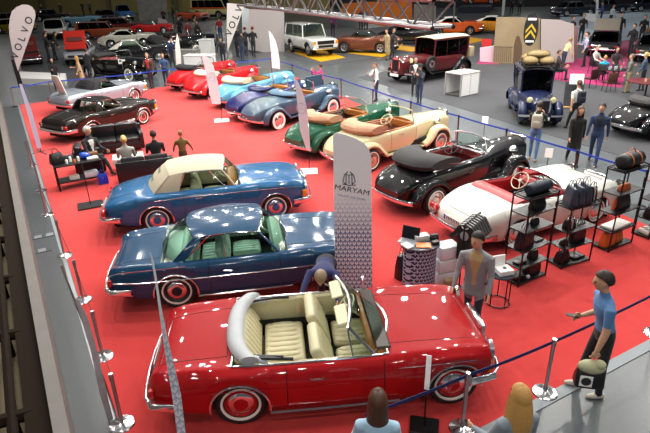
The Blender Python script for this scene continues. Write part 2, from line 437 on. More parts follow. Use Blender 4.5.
    for sg in (-1, 1):
        for a, b in zip(posts[:-1], posts[1:]):
            def col(xb_, first):
                if xb_ is None: return BF[-1 if sg > 0 else 0].copy(), TF[-1 if sg > 0 else 0].copy()
                if first: return pt_belt(xcb, sg*yb), roof_pt(xct, sg)-Vector((0, 0, .015))
                t_ = (xb_-xcb)/(xfb-xcb); return pt_belt(xb_, sg*yb), roof_pt(xct+(xft-xct)*t_, sg)-Vector((0, 0, .015))
            b0, t0 = col(a, a == xcb); b1, t1 = col(b, False); rowsg = []
            for k in range(6):
                q = k/5
                bb = b0.lerp(b1, q); bb.z = pt_belt(bb.x, sg*yb).z
                tt = t0.lerp(t1, q)
                if b is not None or True:
                    xr_ = t0.x+(t1.x-t0.x)*q; tt = roof_pt(min(max(xr_, xrt), xwt), sg)-Vector((0, 0, .015))
                    if k == 5 and b is None: tt = t1
                rowsg.append([bb.lerp(tt, m_/3)+Vector((0, sg*.015*math.sin(PI*m_/3), 0)) for m_ in range(4)])
            g = MB(); g.grid(rowsg); o = g.build('side_window', glass_m, parent)
            t = MB(); t.tube([r_[0] for r_ in rowsg]+[rowsg[-1][1], rowsg[-1][2]]+[r_[-1] for r_ in reversed(rowsg)]+[rowsg[0][2], rowsg[0][1]], .010, 5, closed=True); t.build('window_frame', trim, o)
    return ro
def plate(parent, loc, rz=0, w=.52, h=.115, tilt=0, m=WHITE, text=None, tcol=None, name='license_plate', front=False):
    T = Matrix.Translation(loc) @ Euler((0, tilt, 0)).to_matrix().to_4x4(); b = MB(); b.box((0, 0, 0), (.012, w, h), T=T, bev=.004)
    o = b.build(name, m, parent)
    s = -1 if not front else 1
    b = MB(); b.box((s*.007, s*-.0+(-.0), 0), (.004, w*.0+.001, h*.9), T=T)
    if text:
        t = lettering(text, h*.62, BLACK, o, T @ Matrix.Translation((s*.008, 0, 0)) @ (Matrix(((0, 0, -1, 0), (-1, 0, 0, 0), (0, 1, 0, 0), (0, 0, 0, 1))) if not front else Matrix(((0, 0, 1, 0), (1, 0, 0, 0), (0, 1, 0, 0), (0, 0, 0, 1)))))
    return o
def lettering(text, size, m, parent, T, name='lettering', ext=.001, align='CENTER', sx=1.0, bold=False, shear=0.):
    cu = bpy.data.curves.new(name, 'FONT'); cu.body = text; cu.size = size; cu.extrude = ext; cu.align_x = align; cu.align_y = 'CENTER'; cu.shear = shear
    if bold: cu.offset = size*.018
    o = bpy.data.objects.new(name, cu); COL.objects.link(o)
    bpy.context.view_layer.update()
    me = bpy.data.meshes.new_from_object(o.evaluated_get(bpy.context.evaluated_depsgraph_get())); COL.objects.unlink(o); bpy.data.objects.remove(o)
    me.transform(Matrix.Diagonal((sx, 1, 1, 1))); me.transform(T); me.name = name; me.materials.clear(); me.materials.append(m)
    o = bpy.data.objects.new(name, me); COL.objects.link(o); o.parent = parent
    return o
def car_root(name, label, c, A, B=None, head=None, side=-1, group=None, cat='car', lift=.012):
    """A, B: ground points under the rear and front wheel of one side (side -1: the car's right)"""
    if B is not None: d = (B-A); h = math.atan2(d.y, d.x); mid = (A+B)/2
    else: h = math.radians(head); mid = A+Vector((math.cos(h), math.sin(h), 0))*c.P['wb']/2
    lat = Vector((-math.sin(h), math.cos(h), 0)); mid = mid-lat*side*c.P['track']/2
    return thing(name, label, cat, (mid.x, mid.y, lift), h, group)
def four_wheels(root, c, style, cap_m=None, width=.17, n=28):
    for x in (c.xr, c.xf):
        for sg in (1, -1): make_wheel(root, x, sg*c.P['track']/2, c.P['wr'], width, style, sg, cap_m, n)
def handles(c, root, fs, q=.72):
    for f in fs:
        for sg in (1, -1):
            b = MB(); x = c.x_of(f); y = sg*(c.w(x)+.012); z = c.sidez(x, q)
            b.tube([(x-.09, y-sg*.02, z), (x-.08, y+sg*.015, z), (x+.06, y+sg*.015, z), (x+.08, y-sg*.02, z)], .009, 6); b.build('door_handle', CHROME, root)
def seams(c, root, fs, m=None, hood=None, deck=None):
    for f in fs:
        for sg in (1, -1):
            b = MB(); x = c.x_of(f); b.tube([(x, sg*(c.w(x)*yy+.0005), c.sidez(x, q)) for yy, q in ((.958, .1), (.978, .2), (.99, .36), (1, .55), (1, .7), (.99, .82), (.965, .92), (.93, .975), (.89, 1.0))], .005, 4); b.build('body_seam', BLACK, root)
    for r_ in (hood, deck):
        if r_:
            f0, f1, yf = r_; X = [c.x_of(t) for t in np.linspace(f0, f1, 12)]
            pts = [c.surf(x, yf) for x in X]+[c.surf(X[-1], y) for y in np.linspace(yf, -yf, 7)[1:-1]]+[c.surf(x, -yf) for x in reversed(X)]+[c.surf(X[0], y) for y in np.linspace(-yf, yf, 7)[1:-1]]
            b = MB(); b.tube(pts, .005, 4, closed=True); b.build('lid_seam', BLACK, root)
def mirror(root, c, f, sg=-1, yf=.9):
    x = c.x_of(f); p = c.surf(x, sg*yf); b = MB()
    b.tube([p, p+Vector((0, sg*.03, .10))], .008, 6); b.ell(p+Vector((-.01, sg*.04, .13)), (.035, .065, .05), 10, 6); return b.build('wing_mirror', CHROME, root)
def paint(name, col, rough=.25, metal=0., coat=1.):
    m = mat(name, col, .45, metal, coat, spec=.12); m.node_tree.nodes['Principled BSDF'].inputs['Coat Roughness'].default_value = .018 if 'blue' not in name else .10; return m
W111 = dict(L=4.43, W=1.845, wb=2.75, ro=1.11, wr=.335, arch=.375, track=1.47, ridge=.035, rtab=[(0, 1.6), (.2, .8), (.35, .1), (.62, .1), (.75, .9), (.97, 1.2), (1, .8)],
    w=[(0, .80), (.02, .87), (.08, .93), (.25, .985), (.5, 1), (.72, .985), (.9, .95), (.975, .90), (1, .80)],
    zs=[(0, .66), (.015, .77), (.06, .84), (.25, .875), (.5, .88), (.66, .88), (.9, .86), (.98, .80), (1, .66)],
    zt=[(0, .62), (.012, .75), (.06, .84), (.16, .89), (.30, .92), (.5, .92), (.66, .925), (.8, .91), (.93, .86), (.985, .79), (1, .68)],
    sill=[(0, .40), (.06, .30), (.14, .235), (.3, .225), (.75, .225), (.9, .25), (1, .40)])
def front_w111(root, c, m_grille=CHROME):
    xe = c.x0+c.L
    b = MB(); b.box((xe-.02, 0, .66), (.10, .60, .40), bev=.05, seg=2); g = b.build('grille_surround', CHROME, root)
    b = MB(); b.box((xe+.032, 0, .66), (.008, .50, .31)); b.build('grille_mesh', BLACK, g)
    b = MB()
    b.tube([(xe+.04, 0, .50), (xe+.04, 0, .82)], .010, 6); b.tube([(xe+.04, -.25, .66), (xe+.04, .25, .66)], .009, 6)
    b.lathe([(.085, 0), (.10, .01), (.085, .02)], 18, axis='x', T=Matrix.Translation((xe+.03, 0, .66)))
    b.build('grille_bars', CHROME, g)
    for sg in (1, -1):
        lampT(root, 'headlight', (xe-.06, sg*.66, .68), .125, LENS_W, rz=1.5)
        b = MB(); b.box((xe-.12, sg*.80, .60), (.10, .05, .22), bev=.02); b.build('indicator_lamp', LENS_O, root)
    b = MB(); b.tube([(xe-.10, 0, .86), (xe-.10, 0, .93)], .006, 5); b.lathe([(.036, 0), (.042, .004), (.036, .008)], 14, axis='x', T=Matrix.Translation((xe-.10, 0, .965))); b.build('hood_ornament', CHROME, root)
def rear_w111(root, c):
    for sg in (1, -1):
        b = MB(); b.box((c.x0+.045, sg*.68, .62), (.08, .30, .13), bev=.03, seg=2); l = b.build('tail_lamp', LENS_R, root)
        b = MB(); b.box((c.x0+.015, sg*.62, .62), (.06, .05, .12), bev=.01); b.build('reversing_lamp', LENS_W, l)
# ---------------------------------------------------------------- the hall
def slab(name, pts, z0, z1, m, kind='structure', label=None, cat=None):
    b = MB(); b.prism([(p[0], p[1], z0) for p in pts], (0, 0, z1-z0)); o = b.build(name, m, smooth=0)
    return tag(o, label, cat, kind=kind)
def concrete(name, c1, c2, rough=.32, sc=.35, spec=.5):
    m = bpy.data.materials.new(name); m.use_nodes = True; nt = m.node_tree; b = nt.nodes['Principled BSDF']
    tc = nt.nodes.new('ShaderNodeTexCoord'); n1 = nt.nodes.new('ShaderNodeTexNoise'); n2 = nt.nodes.new('ShaderNodeTexNoise')
    n1.inputs['Scale'].default_value = sc; n1.inputs['Detail'].default_value = 8; n2.inputs['Scale'].default_value = 14; n2.inputs['Detail'].default_value = 6
    mx = nt.nodes.new('ShaderNodeMix'); mx.data_type = 'RGBA'; mx.inputs[6].default_value = (*hexc(c1), 1); mx.inputs[7].default_value = (*hexc(c2), 1)
    ad = nt.nodes.new('ShaderNodeMath'); ad.operation = 'MULTIPLY_ADD'; ad.inputs[1].default_value = .35
    nt.links.new(tc.outputs['Object'], n1.inputs[0]); nt.links.new(tc.outputs['Object'], n2.inputs[0])
    nt.links.new(n2.outputs['Fac'], ad.inputs[0]); nt.links.new(n1.outputs['Fac'], ad.inputs[2]); nt.links.new(ad.outputs[0], mx.inputs[0])
    nt.links.new(mx.outputs[2], b.inputs['Base Color']); b.inputs['Roughness'].default_value = rough; b.inputs['Specular IOR Level'].default_value = spec
    return m
M_FLOOR = concrete('polished_concrete', '#3b3f42', '#5b6164', .30)
def carpet_mat(name, c1, c2, rough=.95):
    m = concrete(name, c1, c2, rough, .8, .1); nt = m.node_tree; b = nt.nodes['Principled BSDF']
    n = nt.nodes.new('ShaderNodeTexNoise'); n.inputs['Scale'].default_value = 220; bp = nt.nodes.new('ShaderNodeBump'); bp.inputs['Strength'].default_value = .35; bp.inputs['Distance'].default_value = .004
    tc = nt.nodes.new('ShaderNodeTexCoord'); nt.links.new(tc.outputs['Object'], n.inputs[0]); nt.links.new(n.outputs['Fac'], bp.inputs['Height']); nt.links.new(bp.outputs['Normal'], b.inputs['Normal'])
    b.inputs['Sheen Weight'].default_value = .15; return m
M_RED = carpet_mat('red_carpet', '#b62c2b', '#c8403e'); M_DARK = carpet_mat('charcoal_carpet', '#323337', '#3f4044'); M_PINK = carpet_mat('magenta_carpet', '#8c0c4e', '#a3145c')
M_LBLUE = concrete('pale_blue_stand_floor', '#9fb2c4', '#b7c7d6', .35)
slab('floor', [(-160, -3), (130, -3), (130, 170), (-160, 170)], -.2, 0, M_FLOOR)
# carpet frame of reference: its left edge runs along a, its front edge along b
cl = G(52, 210); a_dir = Vector((math.cos(math.radians(120.2)), math.sin(math.radians(120.2)), 0))
cf = G(485, 426); b_dir = Vector((math.cos(math.radians(28.3)), math.sin(math.radians(28.3)), 0))
def meet(p, d, q, e):
    det = d.x*-e.y+e.x*d.y; r = q-p; t = (r.x*-e.y+e.x*r.y)/det; return p+d*t
belt_a, belt_d = Vector((4.89, 18.5, 0)), Vector((math.cos(math.radians(112.3)), math.sin(math.radians(112.3)), 0))
r_edge = belt_a-Vector((.75, .3, 0))
k1 = meet(cl, a_dir, cf, b_dir); k2 = meet(cf, b_dir, r_edge, belt_d); tb = Vector((math.cos(math.radians(33)), math.sin(math.radians(33)), 0))
k3 = meet(r_edge, belt_d, G(172, 86), tb); k4 = meet(cl, a_dir, G(172, 86), tb)
carpet = slab('carpet', [k1, k2, k3, k4], 0, .012, M_RED, kind=None, label='large red carpet laid on the grey hall floor under the classic cars', cat='carpet')
nb = Vector((b_dir.y, -b_dir.x, 0))
slab('trim_1', [k1, k2, k2+nb*.16, k1+nb*.16], 0, .014, mat('carpet_edge_tape', '#838b90', .5))
na = Vector((-a_dir.y, a_dir.x, 0))
slab('trim_2', [k1+na*.02, k4+na*.02, k4+na*.09, k1+na*.09], 0, .016, mat('edge_rail', '#9aa0a4', .35, .4))
# darker stand carpets and platforms in the right half of the hall
d1 = [G(357, 77), G(485, 116), G(617, 155), G(720, 185)]
slab('stand_floor', d1+[d1[-1]+Vector((16, 3, 0)), G(640, 25), G(485, 63), G(388, 71)], 0, .010, M_DARK, kind='structure')
slab('stand_floor', [G(283, 55), G(324, 66), G(388, 56), G(500, 42), G(480, 24), G(300, 30)], 0, .010, M_DARK, kind='structure')
slab('stand_floor', [G(477, 64), G(499, 64.5), G(496, 53), G(482, 54)], .010, .02, M_PINK, kind='structure'); slab('stand_floor', [G(548, 79), G(575, 83), G(622, 88), G(628, 60), G(640, 40), G(600, 38), G(585, 58), G(553, 62)], .010, .02, M_PINK, kind='structure')
slab('stand_floor', [G(560, 42), G(596, 46), G(640, 38), G(690, 40), G(660, 8), G(560, 6)], .020, .03, M_LBLUE, kind='structure')
M_YEL = mat('yellow_platform', '#e0a512', .5)
slab('display_platform', [G(287, 50.5), G(320, 62), G(345, 58), G(325, 51)], .01, .05, M_YEL, kind=None, label='yellow low platform under the white off-roader', cat='platform')
slab('display_platform', [G(337, 52), G(382, 57.5), G(392, 54), G(350, 49.5)], .01, .05, M_YEL, kind=None, label='yellow low platform under the brown targa-roofed sports car', cat='platform')
slab('display_platform', [G(384, 48.5), G(412, 52), G(424, 49), G(398, 45.5)], .01, .05, M_YEL, kind=None, label='yellow low platform under the black sports car behind the maroon saloon', cat='platform')
slab('display_platform', [G(434, 39.5), G(470, 44), G(488, 40), G(455, 36)], .01, .05, M_YEL, kind=None, label='yellow low platform under the orange sports car', cat='platform')
slab('floor_aisle', [k1+na*.09, k4+na*.09, k4+na*3.2, k1+na*3.2], 0, .004, concrete('grey_aisle_floor', '#33373a', '#464b4e', .4))
# floor boxes in the aisle beside the left edge of the carpet
for (px, py) in ((44, 236), (36, 252)):
    c = G(px, py); T = Matrix.Translation(c) @ Matrix.Rotation(math.radians(28), 4, 'Z'); b = MB(); b.box((0, 0, .006), (.62, .22, .012), T=T)
    o = b.build('floor_box', mat('dark_floor_plate', '#4a4c50', .4, .3)); tag(o, 'dark metal service plate let into the grey aisle, ' + ('the upper of the pair' if py == 236 else 'the lower of the pair'), 'floor plate', 'service plates in the aisle')
    b = MB()
    for dx in (-.12, .12): b.box((dx, 0, .0135), (.15, .17, .003), T=T)
    b.build('lid', mat('light_floor_plate', '#8d9194', .35, .3), o)
# the gallery parapet along the left edge, and the tribune behind it
sa = G(70, 433, 1.0); sb = G(23, 210, 1.0); sd = (sb-sa).normalized(); sn = Vector((-sd.y, sd.x, 0))
p0 = sa-sd*1.6; p1 = sa+sd*26
M_LEDGE = mat('parapet_stone', '#6a6560', .6, noise=.15, nscale=3); M_BROWN = mat('dark_brown_steel', '#1f150e', .85, spec=.1); M_TAN = mat('tribune_concrete', '#75684f', .8, noise=.15, nscale=1.5)
def zp(p, z): return Vector((p.x, p.y, z))
slab('trim_3', [p0, p1, p1+sn*.15, p0+sn*.15], .0, 1.0, M_LEDGE)
slab('wall_left', [p0+sn*.15, p1+sn*.15, p1+sn*.40, p0+sn*.40], 0, .93, M_BROWN)
slab('stand_floor', [p0+sn*.40, p1+sn*.40, p1+sn*9, p0+sn*9], 0, .55, M_TAN)
ral = thing('railing', 'dark brown steel railing along the gallery parapet at the left edge', 'railing', tuple(zp(p0, 0)))
b = MB()
for off, z in ((.52, .92), (.86, 1.05)):
    a_, b_ = p0+sn*off-p0, p1+sn*off-p0; T = None
    b.tube([zp(a_, z), zp(b_, z)], .055, 8)
b.build('rail', M_BROWN, ral)
for k in range(14):
    q = sd*(.55+k*1.75); b = MB(); b.tube([zp(q+sn*.25, .86), zp(q+sn*1.08, .96)], .075, 6); b.tube([zp(q+sn*.52, .5), zp(q+sn*.52, .92)], .05, 6); b.tube([zp(q+sn*.86, .5), zp(q+sn*.86, 1.05)], .05, 6); b.build('post', M_BROWN, ral)
# far walls
def wall(name, a, b, h, m, th=.3):
    d = (b-a).normalized(); n = Vector((d.y, -d.x, 0))*-1
    return slab(name, [a, b, b+n*th, a+n*th], 0, h, m)
M_YWALL = mat('pale_yellow_wall', '#9a8c55', .8, noise=.12, nscale=.3); M_DWALL = mat('dark_hall_wall', '#2b2a2c', .8, noise=.3, nscale=.4)
w1 = G(-60, 17); w2 = G(330, 9); wall('wall_back', w1, w2, 12, M_YWALL)
wall('wall_right', w2, w2+Vector((70, -22, 0)), 12, M_DWALL)
w3 = p1+sn*.3+sd*2; wall('wall_side', w1, zp(w3, 0), 12, M_TAN)
for k in range(5):
    q = w1.lerp(w2, .12+.17*k); b = MB(); b.box((q.x, q.y-.6, 6), (.7, .7, 12)); tag(b.build('column', mat('column_paint', '#6b6246', .7)), kind='structure')
# ---------------------------------------------------------------- light
wd = bpy.data.worlds.new('hall_air'); S.world = wd; wd.use_nodes = True; bg = wd.node_tree.nodes['Background']
bg.inputs[0].default_value = (.80, .88, 1.0, 1); bg.inputs[1].default_value = .07
def lamp_at(x, y, z, power, r, col=(1, .96, .9)):
    l = bpy.data.lights.new('ceiling_or_fill_lamp', 'AREA'); l.shape = 'DISK'; l.size = r*2; l.energy = power; l.color = col
    o = bpy.data.objects.new('ceiling_or_fill_lamp', l); COL.objects.link(o); o.location = (x, y, z); return o
for iy in range(8):
    for ix in range(7):
        x = -12+ix*4.2+(iy % 2)*1.7; y = 6.3+iy*4.7
        lamp_at(x, y, 10.5, (100, 170, 330, 430, 400, 300, 220, 200)[iy]*(.55 if ix == 0 else 1)*(1.1 if ix > 3 and iy > 2 else 1), .17)
for ix in range(5):
    lamp_at(-9+ix*4.6, -.5+ix*.3, 9.5, 75, .17); lamp_at(-11+ix*5.5, -7, 9.0, 210, .25)  # unseen fill lamps added on the camera side to brighten faces turned to it
for iy in range(3):
    for ix in range(4): lamp_at(-46+ix*28, 56+iy*24, 13, (420, 750, 900, 700)[ix], .6)
S.view_settings.view_transform = 'Standard'; S.view_settings.look = 'None'; S.view_settings.gamma = 1; S.view_settings.use_curve_mapping = False; S.view_settings.exposure = 0.06
S.cycles.use_denoising = True; S.cycles.max_bounces = 7; S.cycles.transparent_max_bounces = 16; S.cycles.sample_clamp_indirect = 6; S.cycles.caustics_reflective = False; S.cycles.caustics_refractive = False
# ---------------------------------------------------------------- the three cars along the front
CREAM = mat('cream_leather', '#c9c19c', .45, bump=.05, nscale=30); REDP = paint('signal_red_paint', '#a5040c', .2); NAVY = paint('midnight_blue_paint', '#123f60', .2, .1)
SKY = paint('steel_blue_paint', '#225f8e', .2, .1); REDL = mat('red_leather', '#a81f24', .4); TANL = mat('tan_leather', '#a9745c', .5)
def red_cabriolet():
    P = dict(W111, open=(.235, .675)); c = Car(P); r = car_root('convertible_car', 'open red cabriolet with cream seats, nearest car on the red carpet', c, G(243, 421), G(450, 401))
    c.body(r, REDP, 56); c.interior(r, CREAM, carpet=mat('beige_cabin_carpet', '#8f8462', .9)); c.rim(r, CHROME, .016); arch_trim(c, r, CHROME)
    four_wheels(r, c, 'ww', REDP); bumper(c, r, True); bumper(c, r, False); front_w111(r, c); rear_w111(r, c); handles(c, r, [.47], .80)
    seams(c, r, [.385, .66], hood=(.685, .965, .62), deck=(.03, .22, .60)); mirror(r, c, .665, 1); 
    c.line(r, 'sill_trim', 1.0, .335, .705, lambda x: .27, .022, CHROME); c.line(r, 'side_trim', 1.0, .70, .93, lambda x: c.sidez(x, .84), .006, CHROME)
    c.line(r, 'body_crease', 1.0, .05, .97, lambda x: c.sidez(x, .62), .004, REDP)
    X = c.x_of
    xw = X(.705); windscreen(r, c, xw, .52, 1.27, .62, kb=.30, kt=.10, frame_m=CHROME, r=.024)
    for sg in (1, -1):   # quarter lights
        p = c.surf(xw-.30, sg*.82); q = c.surf(X(.575), sg*.84); t = Vector((xw-.62, sg*.62, 1.24)); g = MB(); g.grid([[p+Vector((0, 0, .0)), q], [t, Vector((X(.565), sg*.66, 1.18))]]); o = g.build('quarter_light', GLASS, r)
        b = MB(); b.tube([q, Vector((X(.565), sg*.66, 1.18)), t], .012, 6); b.build('quarter_light_frame', CHROME, o)
        # tilted sun visors / door cards
        b = MB(); b.box((X(.50), sg*(c.W/2*.84-.045), .72), (.62, .05, .34), bev=.02); b.build('door_card', CREAM, r)
    # dashboard
    b = MB(); b.box((X(.675)-.10, 0, .84), (.22, 1.40, .15), bev=.06, seg=2); d = b.build('dashboard', WOOD, r); b = MB(); b.box((X(.675)-.04, 0, .925), (.20, 1.38, .04), bev=.02); b.build('dash_top', mat('dark_brown_dash', '#33261e', .5), d)
    b = MB(); b.box((X(.675)-.22, .38, .90), (.02, .32, .14), bev=.01); b.build('instrument_panel', BLACK, d)
    steering(r, X(.675)-.38, .38, .88, mat('ivory_bakelite', '#e0d8bd', .3), .19)
    for sg in (1, -1): b = MB(); b.box((xw-.66, sg*.31, 1.225), (.16, .44, .025), bev=.012, rot=(0, -.25, 0)); b.build('sun_visor', CREAM, r)
    for y in (.37, -.37): seat(r, X(.610), y, .64, CREAM, .40, .60, .60, .42, 6, 'front_seat', .15)
    seat(r, X(.385), .0, 1.32, CREAM, .44, .56, .52, .50, 12, 'rear_seat')
    # folded roof under its pale cover
    b = MB(); rows = []
    for t in np.linspace(-1, 1, 15):
        y = t*.74; xx = X(.245)-.02+.20*abs(t)**3; rows.append([Vector((xx+.115*math.cos(a), y, .95+.085*math.sin(a)*(1-.25*abs(t)**3))) for a in np.linspace(0, 2*PI, 12, endpoint=False)])
    b.grid(rows, closed=True, cap=True); ft = b.build('folded_soft_top', mat('pale_roof_cloth', '#aeb2b5', .6, noise=.1), r)
    for sg in (1, -1):
        b = MB(); ys = [sg*.60, sg*.76]; rows = []
        for q in np.linspace(0, 1, 8):
            x = X(.245)+.06+q*.34; rows.append([Vector((x, sg*(.66+.02*q)+.055*math.cos(a), .94-.05*q+(.07-.04*q)*math.sin(a))) for a in np.linspace(0, 2*PI, 10, endpoint=False)])
        b.grid(rows, closed=True, cap=True); b.build('roof_cover_side', mat('pale_roof_cloth', '#aeb2b5'), ft)
        b = MB(); b.tube([(X(.245)+.02, sg*.60, .90), (X(.245)+.35, sg*.69, .93), (X(.245)+.72, sg*.71, .90)], .025, 6); b.tube([(X(.245)+.08, sg*.60, .93), (X(.245)+.6, sg*.69, .93)], .02, 6); b.build('roof_frame_bar', BLACK, ft)
    plate(r, (c.x0-.02, 0, .60)); 
    return r
red_cabriolet()
def blue_coupe():
    P = dict(W111, open=(.205, .695)); c = Car(P); r = car_root('coupe_car', 'midnight blue closed coupe between the red cabriolet and the light blue convertible', c, G(180, 306), head=9.5)
    c.body(r, NAVY, 50); pale = mat('pale_green_leather', '#c4d0c2', .5); c.interior(r, pale); arch_trim(c, r, CHROME)
    four_wheels(r, c, 'ww', mat('dark_hub_cap', '#1a1b20', .5)); bumper(c, r, True); bumper(c, r, False); front_w111(r, c); rear_w111(r, c); handles(c, r, [.46], .76)
    seams(c, r, [.385, .66], hood=(.685, .965, .62), deck=(.03, .20, .60))
    c.line(r, 'sill_trim', 1.0, .335, .705, lambda x: .27, .022, mat('red_reflecting_chrome', '#d9d4d4', .1, 1.)); c.line(r, 'side_trim', 1.0, .02, .96, lambda x: c.sidez(x, .60), .012, CHROME); c.line(r, 'fin_trim', 1.0, .0, .30, lambda x: c.sidez(x, .97)+.0, .008, CHROME)
    greenhouse(r, c, dict(xwb=.705, xwt=.61, xrt=.305, xrb=.195, xcb=.29, xct=.345, zr=1.40, wt=.66, pillars=[.45], kf=.20, kr=.26, yb=.84, crown=.10, pr=.022), NAVY, GREENGLASS)
    X = c.x_of; b = MB(); b.box((X(.69)-.13, 0, .88), (.24, 1.36, .14), bev=.05); b.build('dashboard', pale, r); steering(r, X(.69)-.44, .38, .90, mat('ivory_bakelite', '#e0d8bd'))
    for y in (.38, -.38): seat(r, X(.535), y, .58, pale, .40, .54, .58, .25, 6, 'front_seat')
    seat(r, X(.40), 0, 1.2, pale, .42, .5, .5, .35, 10, 'rear_seat'); b = MB(); b.box((X(.265), 0, .79), (.50, 1.40, .06), bev=.02); b.build('parcel_shelf', pale, r); plate(r, (c.x0-.02, 0, .60))
blue_coupe()
PONTON = dict(L=4.68, W=1.77, wb=2.70, ro=1.16, wr=.335, arch=.37, track=1.45, ridge=.03, rtab=[(0, .3), (.4, .1), (.62, .3), (.8, 1.2), (.96, 1.4), (1, .6)],
    w=[(0, .60), (.02, .74), (.08, .88), (.25, .98), (.5, 1), (.75, .98), (.92, .93), (.98, .84), (1, .72)],
    zs=[(0, .60), (.02, .72), (.08, .82), (.25, .93), (.5, .96), (.70, .95), (.9, .91), (.98, .80), (1, .66)],
    zt=[(0, .58), (.015, .72), (.06, .86), (.16, .97), (.30, 1.02), (.5, 1.02), (.66, 1.04), (.8, 1.02), (.93, .96), (.985, .88), (1, .70)],
    sill=[(0, .42), (.06, .30), (.14, .235), (.75, .225), (.9, .25), (1, .40)])
def sky_convertible():
    P = dict(PONTON, open=(.30, .66)); c = Car(P); r = car_root('convertible_car', 'light blue convertible with its beige soft top raised, behind the blue coupe', c, G(160, 233), head=12.5)
    c.body(r, SKY, 48); beige = mat('beige_leather', '#c9bfa2', .5); c.interior(r, beige); arch_trim(c, r, CHROME); four_wheels(r, c, 'ww', SKY); bumper(c, r, True); bumper(c, r, False); front_w111(r, c); rear_w111(r, c); handles(c, r, [.46], .80)
    seams(c, r, [.385, .655], hood=(.70, .96, .58), deck=(.03, .20, .55)); c.line(r, 'sill_trim', 1.0, .335, .70, lambda x: .27, .02, CHROME); c.line(r, 'side_trim', 1.0, .25, .96, lambda x: c.sidez(x, .86), .008, CHROME)
    greenhouse(r, c, dict(xwb=.67, xwt=.60, xrt=.31, xrb=.215, xcb=.365, xct=.385, zr=1.47, wt=.62, pillars=[.585], kf=.18, kr=.16, yb=.82, crown=.10, pr=.024), mat('beige_canvas', '#bdb29a', .85, noise=.08, nscale=30), GLASS, soft=True)
    X = c.x_of; b = MB(); b.box((X(.655)-.14, 0, .93), (.24, 1.3, .14), bev=.05); b.build('dashboard', WOOD, r); steering(r, X(.655)-.44, .36, .95, mat('ivory_bakelite', '#e0d8bd'))
    for y in (.36, -.36): seat(r, X(.535), y, .56, beige, .42, .54, .56, .25, 6, 'front_seat')
    seat(r, X(.39), 0, 1.1, beige, .44, .45, .5, .35, 10, 'rear_seat'); plate(r, (c.x0-.02, 0, .58))
sky_convertible()
W113 = dict(L=4.29, W=1.76, wb=2.40, ro=1.05, wr=.32, arch=.36, track=1.48, ridge=.035, rtab=[(0, .8), (.35, .3), (.62, .4), (.8, 1.1), (.96, 1.3), (1, .6)],
    w=[(0, .78), (.02, .86), (.08, .92), (.25, .985), (.5, 1), (.75, .985), (.92, .94), (.98, .87), (1, .78)],
    zs=[(0, .62), (.02, .76), (.08, .84), (.25, .90), (.5, .90), (.70, .90), (.9, .87), (.98, .80), (1, .66)],
    zt=[(0, .58), (.015, .74), (.06, .85), (.16, .90), (.30, .93), (.5, .94), (.66, .94), (.8, .92), (.93, .87), (.985, .80), (1, .68)],
    sill=[(0, .38), (.06, .28), (.14, .22), (.75, .21), (.9, .24), (1, .38)])
def pagoda(label, A, B, pm, roof_m, soft, style_cap, inter):
    P = dict(W113, open=(.34, .65)); c = Car(P); r = car_root('roadster_car', label, c, A, B); c.body(r, pm, 40); c.interior(r, inter); arch_trim(c, r, CHROME); four_wheels(r, c, 'ww', style_cap, n=20)
    bumper(c, r, True); bumper(c, r, False); front_w111(r, c); rear_w111(r, c); handles(c, r, [.46], .76); seams(c, r, [.39, .655], hood=(.70, .96, .56), deck=(.04, .2, .55))
    for q in ((.22), (.14)): c.line(r, 'sill_trim', 1.0, .36, .69, lambda x, q=q: c.sidez(x, q), .012, CHROME)
    greenhouse(r, c, dict(xwb=.655, xwt=.56, xrt=.36, xrb=.29, xcb=.40, xct=.42, zr=1.29 if not soft else 1.31, wt=.60, kf=.18, kr=.14, yb=.82, crown=.02 if not soft else .08, pr=.022, drop=0), roof_m, GLASS, soft=soft)
    X = c.x_of; b = MB(); b.box((X(.65)-.12, 0, .86), (.22, 1.25, .13), bev=.05); b.build('dashboard', inter, r); steering(r, X(.65)-.40, .36, .88, mat('ivory_bakelite', '#e0d8bd'))
    for y in (.36, -.36): seat(r, X(.51), y, .54, inter, .36, .5, .55, .25, 5, 'seat')
    return r
BROWN = paint('dark_brown_paint', '#1b130d', .2)
pagoda('dark brown hardtop roadster at the upper left of the carpet', G(91.4, 139.4), G(145.2, 124), BROWN, BROWN, False, paint('hub_red_brown', '#7a2a2a'), mat('brown_leather', '#4a3426', .5))
_c = Car(W113)
_s = pagoda('silver roadster with a black soft top behind the dark brown one', G(74, 116), G(149, 99), paint('silver_grey_paint', '#a9b0ba', .25, .5), mat('black_canvas', '#1b1c1f', .85), True, STEEL, mat('black_leather_seat', '#202022', .5))
b = MB(); b.box((-2.0, 0, 1.25), (.06, .55, .95), bev=.03, seg=2, rot=(0, -.25, 0)); b.build('raised_boot_lid', mat('pale_boot_lid', '#deddd2', .4), _s)
SL190 = dict(L=4.29, W=1.74, wb=2.40, ro=1.02, wr=.325, arch=.36, track=1.45, ridge=.05, rtab=[(0, .2), (.12, .8), (.3, .8), (.5, .2), (.66, .4), (.85, 1.2), (.96, 1), (1, .3)],
    w=[(0, .55), (.02, .72), (.08, .88), (.25, .99), (.5, .97), (.75, 1), (.92, .93), (.98, .82), (1, .66)],
    zs=[(0, .55), (.02, .66), (.08, .78), (.25, .90), (.5, .88), (.70, .90), (.9, .86), (.98, .74), (1, .60)],
    zt=[(0, .54), (.015, .64), (.06, .76), (.16, .88), (.30, .95), (.5, .95), (.66, .97), (.8, .93), (.93, .84), (.985, .74), (1, .60)],
    sill=[(0, .40), (.06, .30), (.14, .22), (.75, .21), (.9, .24), (1, .38)])
